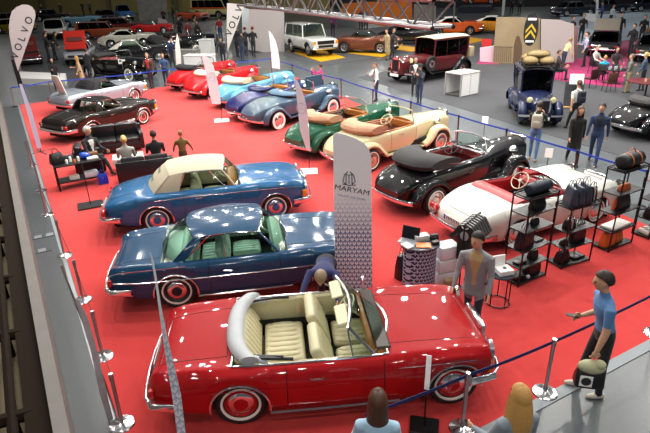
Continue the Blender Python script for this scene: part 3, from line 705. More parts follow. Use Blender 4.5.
def white_roadster():
    P = dict(SL190, open=(.27, .60)); c = Car(P); IV = paint('ivory_white_paint', '#d9d8cf', .25); r = car_root('roadster_car', 'white open roadster with red seats behind the display racks', c, G(512, 247), head=26)
    c.body(r, IV, 46); c.interior(r, REDL); c.rim(r, CHROME, .012); arch_trim(c, r, CHROME); four_wheels(r, c, 'ww', IV); bumper(c, r, True); bumper(c, r, False, z=.42); front_w111(r, c); rear_w111(r, c)
    seams(c, r, [.36, .60], hood=(.66, .95, .5), deck=(.04, .2, .5)); windscreen(r, c, c.x_of(.615), .28, 1.20, .56, r=.016)
    X = c.x_of; b = MB(); b.box((X(.60)-.12, 0, .86), (.22, 1.2, .16), bev=.06); b.build('dashboard', REDL, r); steering(r, X(.60)-.40, .36, .92, mat('ivory_bakelite', '#e0d8bd'), .21)
    for y in (.36, -.36): seat(r, X(.45), y, .56, REDL, .34, .5, .52, .25, 5, 'seat')
    b = MB(); rows = [[Vector((X(.27)+.05+.18*math.cos(a), t*.68, .93+.06*math.sin(a))) for a in np.linspace(0, 2*PI, 10, endpoint=False)] for t in np.linspace(-1, 1, 9)]; b.grid(rows, closed=True, cap=True); b.build('tonneau_pad', REDL, r)
    T = Matrix.Translation((c.x0+.005, 0, .56)); b = MB(); b.box((c.x0-.03, 0, .56), (.012, .52, .115), bev=.003); pl = b.build('license_plate', WHITE, r); b = MB(); b.box((c.x0-.037, .235, .56), (.004, .05, .11)); b.build('plate_band', mat('plate_blue', '#1d3fa8', .4), pl)
    b = MB()
    for k in range(8): b.box((c.x0-.037, .16-.052*k, .56), (.003, .03, .07))
    b.build('plate_characters', BLACK, pl)
white_roadster()
# ---------------------------------------------------------------- pre-war and post-war cars with separate wings
VINT = dict(L=4.5, W=1.25, wb=2.85, ro=.85, wr=.345, arch=.0, track=1.36, crown=2.2,
    w=[(0, .55), (.05, .74), (.2, .96), (.4, 1.0), (.58, .92), (.70, .72), (.92, .50), (1, .46)],
    zs=[(0, .62), (.05, .78), (.2, .98), (.4, 1.02), (.58, 1.03), (.70, 1.02), (.92, .98), (1, .94)],
    zt=[(0, .60), (.03, .75), (.10, .98), (.22, 1.12), (.4, 1.10), (.58, 1.13), (.70, 1.16), (.92, 1.14), (.985, 1.10), (1, 1.0)],
    sill=[(0, .42), (.1, .40), (1, .40)])
def wing(parent, c, xa, sg, m, front, w=.34, R=.45, tail=.5, drop=.0, name=None, ymid=None):
    y = (ymid if ymid is not None else c.P['track']/2)*sg; hub = c.P['wr']; pts = []
    if front:
        ang = list(np.radians(np.linspace(-18, 118, 15)))
    else: ang = list(np.radians(np.linspace(35, 190, 15)))
    if front:
        for a in ang: pts.append((xa+R*math.cos(a)*1.05, hub+R*math.sin(a)))
        x1, z1 = pts[-1]
        for q in np.linspace(.2, 1, 6): pts.append((x1-tail*q, z1+(.34-z1)*(q**.9)+.06*math.sin(q*PI)*-1))
    else:
        x1 = xa+R*math.cos(ang[0])*1.05; z1 = hub+R*math.sin(ang[0])
        for q in np.linspace(1, .2, 5): pts.append((x1+tail*.6*q, z1+(.34-z1)*(q**.9)))
        for a in ang: pts.append((xa+R*math.cos(a)*(1.05 if math.cos(a) > 0 else 1.22), hub+R*math.sin(a)))
    P = [Vector((px, 0, pz)) for px, pz in pts]; rows = []; n = len(P)
    for i, p in enumerate(P):
        t = (P[min(i+1, n-1)]-P[max(i-1, 0)]).normalized(); nv = Vector((-t.z, 0, t.x)) if front else Vector((-t.z, 0, t.x))
        # normal points away from the wheel
        if (p-Vector((xa, 0, hub))).dot(nv) < 0: nv = -nv
        k = 1.0 if front else 1.0; e = min(i, n-1-i)/3; ww = w*(.78+.22*min(1, e))
        sec = [(-.5, -.05), (-.42, .03), (-.2, .075), (.1, .085), (.32, .055), (.45, .0), (.5, -.055)]
        rows.append([p+nv*b_+Vector((0, y+sg*a_*ww, 0)) for a_, b_ in sec])
    b = MB(); b.grid(rows); return b.build(name or ('front_wing' if front else 'rear_wing'), m, parent, 60, solid=.012)
def vintage(name, label, A, B=None, head=None, P=None, body=None, wings=None, seats=None, wheel='wwwide', cap_m=None, top=None, grp=None, inter=None, spare=0, open_=(.20, .60), top_size=(.30, .17), wheel_m=None, closed=None, wood=None, lamps=True, bump=True, hoodm=None, rear_trunk=False, wr=None):
    P = dict(VINT, **(P or {})); 
    if not closed: P['open'] = open_
    else: P['open'] = closed['open']
    c = Car(P); r = car_root(name, label, c, A, B, head, group=grp); X = c.x_of; wings = wings or body
    c.body(r, body, 36); c.interior(r, inter or seats)
    for sg in (1, -1):
        wing(r, c, c.xf, sg, wings, True); wing(r, c, c.xr, sg, wings, False)
        b = MB(); b.box(((c.xr+c.xf)/2, sg*(P['track']/2-.02), .34), (P['wb']-1.15, .26, .04), bev=.015); b.build('running_board', wings, r)
        for x in (c.xr, c.xf): make_wheel(r, x, sg*(P['track']/2+.085), P['wr'], .15, wheel, sg, cap_m, 22)
        if lamps:
            b = MB(); T = Matrix.Translation((c.xf+.22, sg*.43, .93)); b.lathe([(.001, -.20), (.07, -.15), (.11, -.05), (.115, 0)], 16, axis='x', T=T); l = b.build('headlight', CHROME, r)
            b = MB(); b.lathe([(.112, 0), (.09, .03), (.001, .045)], 16, axis='x', T=T); b.build('lamp_lens', LENS_W, l); b = MB(); b.tube([(c.xf+.18, sg*.43, .84), (c.xf+.18, sg*.5, .70)], .02, 6); b.build('lamp_bracket', CHROME, l)
        b = MB(); b.lathe([(.001, -.03), (.05, -.02), (.05, .01), (.001, .02)], 12, axis='x', T=Matrix.Translation((c.xr-.48, sg*.62, .62))); b.build('tail_lamp', LENS_R, r)
    xe = c.x0+c.L; b = MB(); b.box((xe, 0, .78), (.10, .52, .72), bev=.06, seg=2); g = b.build('grille_surround', CHROME, r); b = MB()
    for k in range(9): b.tube([(xe+.056, -.2+.05*k, .48), (xe+.056, -.2+.05*k, 1.06)], .008, 5)
    b.build('grille_bars', CHROME, g); b = MB(); b.box((xe+.046, 0, .77), (.012, .44, .60)); b.build('grille_mesh', BLACK, g); b = MB(); b.tube([(xe, 0, 1.14), (xe, 0, 1.20)], .007, 5); b.lathe([(.035, 0), (.042, .004), (.035, .008)], 12, axis='x', T=Matrix.Translation((xe, 0, 1.235))); b.build('hood_ornament', CHROME, r)
    if bump:
        for fr in (True, False):
            xx = c.xf+.62 if fr else min(c.x0-.02, c.xr-.62); sg = 1 if fr else -1; b = MB(); rows = []
            for t in np.linspace(-1, 1, 15): rows.append([Vector((xx-sg*.16*abs(t)**3+sg*.03*math.cos(a), t*.80, .42+.06*math.sin(a))) for a in np.linspace(-PI/2, PI/2, 6)])
            b.grid(rows)
            for yy in (-.35, .35): b.box((xx-sg*.14, yy, .42), (.3, .05, .05))
            b.build('front_bumper' if fr else 'rear_bumper', CHROME, r, solid=.015)
    a_, b2 = P['open']
    if closed: greenhouse(r, c, closed['g'], closed['m'], closed.get('glass', DARKGLASS), closed.get('trim', body))
    else:
        c.rim(r, CHROME if not wood else wood, .016 if not wood else .03, 'cockpit_rim'); windscreen(r, c, X(b2+.01), .10, 1.50, .50, kb=.04, kt=.03, yb=.84, r=.018, frame_m=wheel_m or CHROME)
        if top:
            rows = []; lx, lz = top_size
            for t in np.linspace(-1, 1, 15):
                rows.append([Vector((X(a_)-.02+.34*abs(t)**3+lx*math.cos(a), t*(c.w(X(a_))*.98), 1.16+lz*math.sin(a)*(1-.35*abs(t)**4))) for a in np.linspace(0, 2*PI, 12, endpoint=False)])
            b = MB(); b.grid(rows, closed=True, cap=True); ft = b.build('folded_soft_top', top, r)
            for sg in (1, -1):
                b = MB(); b.tube([(X(a_)+.1, sg*c.w(X(a_))*.93, 1.2), (X(a_)+.55, sg*c.w(X(a_))*.96, 1.12), (X(a_)+.8, sg*c.w(X(a_)+.5)*.93, 1.08)], .022, 6); b.build('hood_iron', CHROME, ft)
        for x_, w_ in ((X(b2)-.85, .5), ): 
            for y in (.27, -.27): seat(r, x_, y, w_, seats, .50, .48, .52, .22, 5, 'front_seat')
        if b2-a_ > .34: seat(r, X(a_)+.62, 0, 1.0, seats, .50, .46, .52, .25, 9, 'rear_seat')
        b = MB(); b.box((X(b2)-.08, 0, 1.0), (.12, .98, .22), bev=.03); b.build('dashboard', wood or WOOD, r); steering(r, X(b2)-.42, .27, 1.12, wheel_m or BLACK, .20, -.75)
    for k in range(spare):
        sg = -1 if k == 0 else 1; o = make_wheel(r, X(b2)+.30, sg*(.62), P['wr']*.95, .15, wheel, sg, cap_m, 22); o.name = 'spare_wheel'; o.location = (c.xf-.62, sg*.60, .72)
    handles(c, r, [.45], .8)
    seams(c, r, [.36, b2+.0], hood=(.64, .97, .02))
    return r
BLK = paint('black_paint', '#07070a', .18); CRM = paint('cream_paint', '#cfc39a', .25); GRN = paint('racing_green_paint', '#0c4a33', .2); GBL = paint('blue_grey_paint', '#3a4f63', .22); NV2 = paint('royal_navy_paint', '#121c58', .2); LBL = paint('baby_blue_paint', '#5b9cbd', .25); RD2 = paint('bright_red_paint', '#c31a1e', .2)
BURG = mat('burgundy_leather', '#7c2f30', .45); TANCLOTH = mat('tan_roof_cloth', '#b08468', .8)
big = dict(L=4.75, W=1.45, wb=3.0, ro=.85)
vintage('convertible_car', 'black open convertible with burgundy seats and a big folded top, beside the white roadster', G(431, 213), head=33, P=big, body=BLK, seats=BURG, inter=BURG, top=mat('black_roof_cloth', '#2c2b2c', .8), top_size=(.50, .20), cap_m=mat('cap_cream', '#d9d2c0', .3), wheel='ww', wood=CHROME)
vintage('convertible_car', 'cream open convertible with tan leather and wood trim behind the black convertible', G(369, 171), head=37, P=big, body=CRM, seats=TANL, inter=TANL, top=TANCLOTH, top_size=(.34, .18), cap_m=TANCLOTH, wheel='ww', wood=WOOD, wheel_m=CRM)
vintage('convertible_car', 'dark green open tourer behind the white feather banner nearest the centre', G(327, 157), head=41, P=big, body=GRN, seats=mat('dark_tan_leather', '#6d4a36', .5), top=TANCLOTH, cap_m=TANCLOTH, wheel='ww', wood=WOOD)
_g = vintage('convertible_car', 'blue-grey open tourer between the green and the navy cars', G(277, 129.5), head=45, P=big, body=GBL, seats=mat('grey_blue_leather', '#3d4c5c', .5), top=mat('blue_roof_cloth', '#4d6880', .8), cap_m=CHROME, open_=(.36, .66), top_size=(.28, .10))
b = MB(); b.box((1.25, 0, 1.38), (.95, .05, .50), bev=.02, rot=(0, 0, .0)); b.build('raised_bonnet_panel', mat('blue_grey_panel', '#3a4f63', .3), _g)
vintage('roadster_car', 'royal navy open roadster with wire wheels behind the blue-grey tourer', G(260, 121), head=47, body=NV2, seats=mat('ochre_leather', '#b39a62', .5), top=NV2, cap_m=CHROME, wheel='wwwide', spare=2, open_=(.30, .62), top_size=(.24, .10))
vintage('convertible_car', 'cream and baby blue open convertible with whitewall tyres beside the navy roadster', G(242, 108.5), head=49, P=big, body=LBL, wings=LBL, seats=mat('cream_cloth', '#d0c3a0', .6), top=mat('cream_roof_cloth', '#d8cbaa', .8), cap_m=paint('hub_red', '#8a2a2a'), hoodm=LBL)
vintage('roadster_car', 'red open roadster with a cream folded top behind the feather banner', G(213, 99), head=51, body=RD2, seats=mat('black_seat', '#1b1b1d', .5), top=mat('cream_roof_cloth', '#d8cbaa'), cap_m=RD2)
vintage('roadster_car', 'bright red roadster at the far end of the row of open cars', G(194, 91), head=53, body=RD2, seats=mat('black_seat', '#1b1b1d'), top=mat('black_canvas', '#1b1c1f'), cap_m=RD2)
# ---------------------------------------------------------------- people
SKIN = mat('skin', '#c99a7c', .55); SKIN2 = mat('skin_tanned', '#b07f5f', .55); EYE = mat('eye', '#1a1512', .3)
def cloth(col): return mat('cloth_'+col.strip('#'), col, .85, sheen=.15, noise=.06, nscale=6)
def hairm(col): return mat('hair_'+col.strip('#'), col, .55, noise=.25, nscale=60)
PEOPLE = []
def hand_mesh(mb, wrist, d, palm_n, side, mi, curl=.5, s=1.0):
    """palm, four bent fingers of unequal length and a thumb that leaves the side of the palm"""
    d = d.normalized(); n = (palm_n-d*palm_n.dot(d)).normalized(); a = d.cross(n)*side
    T = Matrix(((d.x, a.x, n.x, wrist.x), (d.y, a.y, n.y, wrist.y), (d.z, a.z, n.z, wrist.z), (0, 0, 0, 1)))
    mb.ell((.045*s, 0, 0), (.055*s, .042*s, .016*s), 10, 6, mi, T)
    for k, (y, L) in enumerate(((.030, .068), (.011, .078), (-.009, .072), (-.028, .056))):
        p = Vector((.085*s, y*s, 0)); pts = [p-Vector((.02*s, 0, 0))]; ang = 0
        for seg in (.45, .32, .23): ang += curl*.75; p = p+Vector((math.cos(ang), 0, math.sin(ang)))*L*s*seg; pts.append(p)
        mb.tube(pts, [.0095*s, .009*s, .008*s, .006*s], 6, mi, T)
    mb.tube([(.02*s, .030*s, .0), (.045*s, .058*s, .010*s), (.072*s, .066*s, .022*s), (.092*s, .062*s, .030*s)], [.013*s, .011*s, .0095*s, .007*s], 6, mi, T)
def person(label, pos, face, H=1.75, top='#222222', bottom='#1c2230', shoes='#151515', hair='#2a1d14', style='short', pose=None, coat=None, sleeves=True, skin=SKIN, female=False, group=None, vox=.02, inner=None, z0=.0, legs_bare=False, hat=None):
    q = dict(lean=4, arm_l=(6, 10, 15), arm_r=(6, 10, 15), leg_l=(5, 4), leg_r=(-4, 4), head=(0, 0), in_l=0, in_r=0, sit=False, twist=0); q.update(pose or {})
    rt = thing('person', label, 'person', (pos.x, pos.y, pos.z+z0), math.radians(face), group)
    k = H/1.75; seg = []; raw = MB()
    L = math.radians(q['lean']); hz = .93
    def sp(h, x=0., y=0.):  # a point h above the pelvis on the leaning spine
        return Vector((math.sin(L)*h+x*math.cos(L), y, hz+math.cos(L)*h-x*math.sin(L)))
    wsh = .168 if female else .20; wh = .165 if female else .165
    legs = {}
    for nm, sg in (('l', 1), ('r', -1)):
        th, kn = [math.radians(v) for v in q['leg_'+nm]]; hip = Vector((0, sg*.088, hz-.03))
        knee = hip+Vector((math.sin(th), sg*.02, -math.cos(th)))*.43; ank = knee+Vector((math.sin(th-kn), 0, -math.cos(th-kn)))*.41; legs[nm] = (hip, knee, ank, sg)
    low = min(l[2].z for l in legs.values())-.075; sh = Vector((0, 0, -low)) if not q['sit'] else Vector((0, 0, 0))
    hz += sh.z
    if q['sit']: hz = q.get('seat', .47)+.10; d = hz-.93
    for nm, (hip, knee, ank, sg) in legs.items():
        o = Vector((0, 0, hz-.93)); hip, knee, ank = hip+o, knee+o, ank+o
        raw.tube([hip+Vector((0, 0, .06)), hip, hip.lerp(knee, .5), knee, knee.lerp(ank, .35), knee.lerp(ank, .8), ank+Vector((0, 0, -.03))], [.075, .092, .078, .060, .060, .046, .044], 10)
        toe = Vector((math.cos(0), 0, 0)); f0 = ank+Vector((-.05, 0, -.035)); 
        raw.tube([f0+Vector((-.02, 0, 0)), f0+Vector((.03, 0, 0)), f0+Vector((.12, sg*.01, -.008)), f0+Vector((.20, sg*.015, -.015))], [.034, .042, .040, .026], 10)
        seg += [(hip, knee, .09, .06, 2), (knee, ank, .06, .045, 2 if not legs_bare else 0), (f0, f0+Vector((.19, 0, -.01)), .045, .03, 3)]
    # torso rings
    rings = [(-.09, .125, .10, 0), (-.02, wh, .118, 0), (.10, wh*.93, .112, 0), (.20, wh*.86, .10, 0), (.34, wsh*.92, .115, .01), (.44, wsh*1.02, .11, .01), (.505, wsh*.86, .085, 0), (.545, .085, .065, 0), (.60, .056, .055, .005), (.66, .054, .055, .015)]
    rows = []
    for h, w, dd, x in rings:
        rows.append([sp(h, x+dd*math.cos(a), w*math.sin(a)) for a in np.linspace(0, 2*PI, 16, endpoint=False)])
    raw.grid(rows, closed=True, cap=True)
    seg += [(sp(-.06), sp(.08), .15, .15, 2 if not coat else 1), (sp(.10), sp(.46), .15, .16, 1), (sp(.56), sp(.64), .06, .05, 0)]
    if coat:
        e = coat; rows = []
        for h, w, dd in ((.36, .18, .125), (.10, wh*1.05, .13), (-.10, wh*1.12, .145), (-.1-e, wh*1.25, .165)): rows.append([sp(h if h > 0 else h, dd*math.cos(a)+ (0 if h > 0 else 0), w*math.sin(a)) for a in np.linspace(0, 2*PI, 16, endpoint=False)])
        raw.grid(rows, closed=True, cap=True); seg.append((sp(-.1), sp(-.1-e+.05), .19, .21, 1))
    hands = []
    for nm, sg in (('l', 1), ('r', -1)):
        al, ab, el = [math.radians(v) for v in q['arm_'+nm]]; s0 = sp(.455, .005, sg*wsh); inn = math.radians(q['in_'+nm])
        al0 = al
        u = Vector((math.sin(al0)*math.cos(ab), sg*math.sin(ab), -math.cos(al0)*math.cos(ab))); elb = s0+u*.285
        fa = al0+el; f = Vector((math.sin(fa)*math.cos(inn), sg*(math.sin(ab)*.4-math.sin(inn)), -math.cos(fa)*math.cos(inn))).normalized(); wr = elb+f*.25
        raw.tube([s0-Vector((0, sg*.05, -.01)), s0, s0.lerp(elb, .5), elb, elb.lerp(wr, .35), wr, wr+f*.03], [.055, .066, .056, .047, .045, .031, .026], 9)
        if sleeves: seg += [(s0, elb, .06, .045, 1), (elb, wr-f*.015, .045, .032, 1)]
        else: seg += [(s0, s0.lerp(elb, .62), .065, .055, 1), (s0.lerp(elb, .64), elb, .045, .045, 0), (elb, wr, .045, .03, 0)]
        hands.append((wr+f*.01, f, sg)); 
    # head
    hy, hp = [math.radians(v) for v in q['head']]; nb_ = sp(.62, .012); HT = Matrix.Translation(nb_) @ Euler((0, hp+L*q.get('headfollow', .4), hy)).to_matrix().to_4x4()
    raw.ell((.012, 0, .135), (.098, .076, .118), 18, 12, T=HT); raw.ell((.045, 0, .065), (.058, .052, .055), 12, 8, T=HT)
    raw.tube([(.103, 0, .165), (.118, 0, .135), (.120, 0, .115), (.10, 0, .105)], [.012, .015, .018, .012], 8, T=HT)
    raw.tube([(.092, -.02, .075), (.100, 0, .075), (.092, .02, .075)], .010, 6, T=HT)
    for sg in (1, -1): raw.ell((.0, sg*.078, .125), (.022, .012, .034), 8, 6, T=HT)
    seg += [(HT @ Vector((.01, 0, .16)), HT @ Vector((.02, 0, .09)), .105, .09, 0)]
    tmp = raw.build('body', [skin, cloth(top), cloth(bottom), cloth(shoes)], rt, smooth=0)
    m = tmp.modifiers.new('skin', 'REMESH'); m.mode = 'VOXEL'; m.voxel_size = vox/k if vox > .012 else vox; m.use_smooth_shade = True
    m = tmp.modifiers.new('soft', 'SMOOTH'); m.factor = .5; m.iterations = 3 if vox > .012 else 5
    post = MB()
    for wr, f, sg in hands: hand_mesh(post, wr, f, Vector((0, -sg, 0)) if abs(f.y) < .8 else Vector((0, 0, -1)), 1 if sg > 0 else 1, 0, q.get('curl', .55))
    for sg in (1, -1): post.ell((.101, sg*.032, .148), (.010, .014, .009), 8, 6, 4, T=HT)
    tmp.scale = (k, k, k); PEOPLE.append((tmp, seg, post, [skin, cloth(top), cloth(bottom), cloth(shoes), EYE], inner, sp(.30, .1), L))
    hb = MB()
    if style != 'bald':
        rows = []
        for i in range(9):
            a = math.radians(-18+108*i/8); row = []
            for j in range(18):
                b = 2*PI*j/18; front = max(0, math.cos(b)); aa = a if front <= 0 else max(a, math.radians(34)*front**.5)
                row.append(HT @ Vector((-.008+.118*math.cos(aa)*math.cos(b), .096*math.cos(aa)*math.sin(b), .14+.132*math.sin(aa)+(.008 if front > .5 else 0))))
            rows.append(row)
        hb.grid(rows, closed=True)
        if style == 'long' or style == 'verylong':
            Ln = .30 if style == 'long' else .48; rows = []
            for t in np.linspace(0, 1, 9):
                row = []; 
                for b in np.linspace(PI*.42, PI*1.58, 13):
                    r1 = .105+(.02 if style == 'long' else .06)*math.sin(t*PI)-.01*t; w1 = .094+(.035 if style == 'long' else .085)*t*(1-.4*t)
                    base = HT @ Vector((-.004+r1*math.cos(b)*(1-.25*t), w1*math.sin(b), .16-.04*t)); row.append(base+Vector((-.03*t*Ln, 0, -Ln*t+.0))+Vector((-math.sin(L)*Ln*t*.6, 0, 0)))
                rows.append(row)
            hb.grid(rows); rows2 = [[p+Vector((.03, 0, .0)) for p in r_] for r_ in rows]; hb.grid(rows2); hb.grid([rows[-1], rows2[-1]])
        if style == 'bun': hb.ell(HT @ Vector((-.12, 0, .17)), (.05, .05, .05), 10, 8)
        h = hb.build('hair', hairm(hair), rt, 60); h.scale = (k, k, k)
    if hat:
        b = MB(); b.lathe([(.001, .135), (.06, .125), (.098, .07), (.104, .02), (.106, .0)], 16, T=HT @ Matrix.Translation((.005, 0, .15))); b.box((.13, 0, .155), (.08, .12, .012), bev=.005, T=HT)
        h = b.build('cap', cloth(hat), rt); h.scale = (k, k, k)
    rt_info = dict(root=rt, k=k, hands=hands, sp=sp, HT=HT)
    return rt_info
def finish_people():
    bpy.context.view_layer.update(); dg = bpy.context.evaluated_depsgraph_get()
    done = []
    for tmp, seg, post, ms, inner, chest, L in PEOPLE:
        me = bpy.data.meshes.new_from_object(tmp.evaluated_get(dg)); done.append(me)
    for me, (tmp, seg, post, ms, inner, chest, L) in zip(done, PEOPLE):
        tmp.modifiers.clear(); nv = len(me.vertices); V = np.empty(nv*3); me.vertices.foreach_get('co', V); V = V.reshape(-1, 3)
        nl = len(me.loops); lv = np.empty(nl, int); me.loops.foreach_get('vertex_index', lv); np_ = len(me.polygons); ls = np.empty(np_, int); lt = np.empty(np_, int)
        me.polygons.foreach_get('loop_start', ls); me.polygons.foreach_get('loop_total', lt)
        faces = [tuple(lv[a:a+b]) for a, b in zip(ls, lt)]; C = np.array([V[list(f)].mean(0) for f in faces]); best = np.full(len(C), 1e9); lab = np.zeros(len(C), int)
        for a, b, ra, rb, l in seg:
            a = np.array(a); b = np.array(b); d = b-a; t = np.clip(((C-a)@d)/max(d@d, 1e-9), 0, 1); dist = np.linalg.norm(C-(a+t[:, None]*d), axis=1)-(ra+(rb-ra)*t); s = dist < best; best[s] = dist[s]; lab[s] = l
        if inner:   # an open jacket front shows the shirt beneath
            loc = C-np.array(chest); f = (lab == 1) & (C[:, 0] > np.array(chest)[0]-.02) & (np.abs(C[:, 1]) < .055+.05*np.clip((C[:, 2]-chest[2])/.2, -.6, 1)) & (np.abs(C[:, 2]-chest[2]) < .30); lab[f] = 5; ms.append(cloth(inner)) if len(ms) < 6 else None
        mb = MB(); mb.v = [tuple(p) for p in V]; mb.f = faces; mb.m = list(int(x) for x in lab); o = len(mb.v)
        mb.v += post.v; mb.f += [tuple(i+o for i in f) for f in post.f]; mb.m += post.m
        nm = bpy.data.meshes.new('body'); nm.from_pydata(mb.v, [], mb.f)
        for m in ms: nm.materials.append(m)
        nm.polygons.foreach_set('material_index', mb.m); nm.polygons.foreach_set('use_smooth', [True]*len(nm.polygons)); nm.update(); tmp.data = nm
        bpy.data.meshes.remove(me)
def headpos(px, py, H): g = G(px, py, H); return Vector((g.x, g.y, 0))
WALK = dict(leg_l=(22, 8), leg_r=(-16, 14), arm_l=(-16, 8, 12), arm_r=(18, 8, 16))
PHOTO = dict(arm_l=(48, 6, 88), arm_r=(48, 6, 88), in_l=25, in_r=25)
BENT = dict(arm_l=(8, 12, 20), arm_r=(20, 8, 80), in_r=20)
CROSS = dict(arm_l=(15, 12, 85), arm_r=(15, 12, 85), in_l=55, in_r=55)
ON = .012
# foreground and carpet
man = person('man in a blue T-shirt holding a phone at the front edge of the carpet', G(591, 392), 172, 1.82, '#4d77a6', '#101114', '#cfc6b8', '#2c1d14', 'short', dict(lean=10, arm_r=(-22, 6, 92), in_r=5, arm_l=(4, 10, 10), leg_l=(-2, 3), leg_r=(14, 6), head=(0, 8), curl=.8), sleeves=False, vox=.012)
blz = person('man in a grey checked blazer standing between the red cabriolet and the display racks', G(470, 331), -118, 1.76, '#858489', '#1c2233', '#d9d9d9', '#1f1712', 'short', dict(lean=8, arm_r=(10, 10, 25), arm_l=(8, 8, 22), head=(-25, 8), leg_l=(12, 6), leg_r=(-10, 6)), coat=.10, inner='#b09468', vox=.012, z0=ON)
lean_pos = Vector((.0, 7.62, 0))
person('man in a navy sweater bending over the far side of the red cabriolet', lean_pos, -97, 1.78, '#232a5c', '#15161c', '#151515', '#8a765e', 'short', dict(lean=84, arm_r=(62, 14, -8), arm_l=(70, 10, 4), head=(0, -8), headfollow=.75, leg_l=(6, 6), leg_r=(-4, 8)), vox=.014, z0=ON)
person('woman with long brown hair seen from behind at the bottom edge, below the red cabriolet', headpos(378, 401, 1.66), 84, 1.66, '#9fc0d6', '#2b3040', '#202020', '#4a2a16', 'long', dict(arm_l=(15, 12, 40), arm_r=(10, 10, 20)), female=True, vox=.012)
person('woman with long blonde hair seen from behind beside the chrome post at the bottom edge', headpos(525, 396, 1.68), 104, 1.68, '#78848c', '#2b3040', '#202020', '#b88a4a', 'verylong', dict(arm_l=(20, 14, 50), arm_r=(12, 12, 30)), female=True, vox=.012)
person('man in a blue denim jacket walking along the aisle behind the blue belt', G(592, 163.5), -120, 1.80, '#1f3358', '#2b4066', '#1b1b1d', '#241a14', 'short', dict(WALK, head=(-15, 5)), inner='#20242c', vox=.016)
person('woman in a black coat walking beside the man in the denim jacket', G(571, 163.5), -105, 1.72, '#0d0d0f', '#101013', '#0c0c0c', '#4a2818', 'long', dict(WALK, head=(20, 5)), coat=.32, female=True, vox=.016)
rs = person('person in a black jacket taking a photo behind the white roadster', G(532, 160), 62, 1.74, '#131417', '#5a7ea6', '#c7a06a', '#2a2018', 'short', dict(PHOTO, leg_l=(8, 4), leg_r=(-8, 4)), vox=.016)
ws = person('man in a white T-shirt with a dark backpack walking away by the vintage truck', headpos(581, 81, 1.76), 100, 1.76, '#d8d6d0', '#14161c', '#1b1b1b', '#4a3020', 'short', dict(WALK), sleeves=False)
person('woman in a white jacket holding a phone behind the belt near the blue-grey tourer', G(376, 101), -160, 1.68, '#d9d4cc', '#1d2740', '#18181a', '#5a3420', 'short', dict(BENT, arm_r=(45, 8, 90), head=(10, 8)), female=True, inner='#2a2c30')
person('man in a black suit standing in front of the maroon saloon', headpos(416, 58, 1.80), -100, 1.80, '#121316', '#15161c', '#101010', '#201812', 'short', dict(BENT), inner='#d5d5d5')
person('person in a cap photographing cars, in front of the man in the suit', G(419, 104), -128, 1.70, '#1e2733', '#22304c', '#151515', '#191512', 'short', PHOTO, hat='#17181a')
person('woman in a magenta sweater raising a phone behind the far belt', headpos(321, 65, 1.62), 158, 1.62, '#b01764', '#1c1c22', '#151515', '#3a2018', 'short', dict(PHOTO, arm_l=(70, 8, 70), arm_r=(70, 8, 70)), female=True)
person('man in a brown jacket over a red shirt behind the belt by the silver roadster', G(152, 87), -95, 1.78, '#4a3428', '#1e2536', '#151515', '#8a7058', 'short', BENT, inner='#b8242c')
person('person in a blue jacket standing right of the man in the red shirt', G(167, 86), -85, 1.72, '#2d4a72', '#1c2a44', '#151515', '#7a4a2a', 'short', BENT)
person('woman in a black coat behind the belt at the left, by the white plinth', G(58, 90), -60, 1.68, '#101012', '#0e0e12', '#0c0c0c', '#181210', 'long', BENT, coat=.22, female=True)
person('woman in a beige coat beside the black cars, behind the silver roadster', headpos(77, 57, 1.68), -150, 1.68, '#b38e6a', '#2a2622', '#151515', '#a07840', 'long', BENT, coat=.30, female=True)
person('man in a dark jacket right beside the woman in the beige coat', headpos(85, 50, 1.78), 80, 1.78, '#1c1c20', '#181a22', '#151515', '#241a14', 'short', BENT)
person('child in an olive and orange jacket on the carpet behind the beige soft top', headpos(180, 133, 1.30), 100, 1.30, '#6b5a2a', '#4a3a22', '#2a2018', '#8a5a3a', 'short', dict(arm_l=(8, 25, 30), arm_r=(8, 30, 25)), z0=ON)
# the lounge: three sitters
SIT = dict(sit=True, leg_l=(84, 84), leg_r=(84, 84), lean=-4, arm_l=(30, 8, 45), arm_r=(30, 8, 45))
# aisles behind
def bg(label, px, py, face, top, bottom='#1a1e2a', hair='#2a1d14', H=1.75, style='short', pose=None, **kw):
    p_ = G(px, py); return person(label, p_, face, H*float(np.interp(p_.y, [24, 45, 75, 110], [1.0, 1.22, 1.34, 1.45])), top, bottom, '#141414', hair, style, pose or BENT, vox=.03, **kw)
bg('person in a red cap, left of the pair by the grey partition', 246.5, 56, 70, '#1a1a1e', H=1.72, hat='#b01c20'); bg('person in a red cap, right of the pair by the grey partition', 254, 56.5, 75, '#141416', H=1.76, hat='#b01c20')
bg('person in a dark hooded jacket just left of the two red caps', 243, 61, 80, '#202226', '#23304a', style='short'); bg('tall man in a black jacket beside the triangular white flag', 238, 57, 60, '#0f0f12', H=1.84)
bg('person in a red sweater and jeans by the cream minibus', 221, 41, 110, '#8f2226', '#34486a'); bg('man in a grey shirt and jeans in the aisle behind the feather banners', 197, 43, -70, '#6a6a66', '#2e3d58')
bg('man in a black coat left of the man in the grey shirt', 181, 41, -80, '#141416', coat=.2); bg('woman in a red and black jacket with a dark skirt in the far aisle', 190, 46, 100, '#7a2a22', '#16161a', female=True); bg('woman in a black dress right of the woman in the red and black jacket', 199, 47, -60, '#131315', style='long', female=True, coat=.25)
bg('man in a dark brown jacket near the far grey partition', 165, 27, -60, '#3a201c'); bg('woman in a black jacket at the far end, beside the photo wall', 174, 24, 40, '#121214', female=True, style='long'); bg('person in a dark red top in front of the far photo wall', 148, 18, -90, '#7a1c22'); bg('person in a charcoal coat in front of the far photo wall', 160, 14, 60, '#2a2a2e', coat=.2)
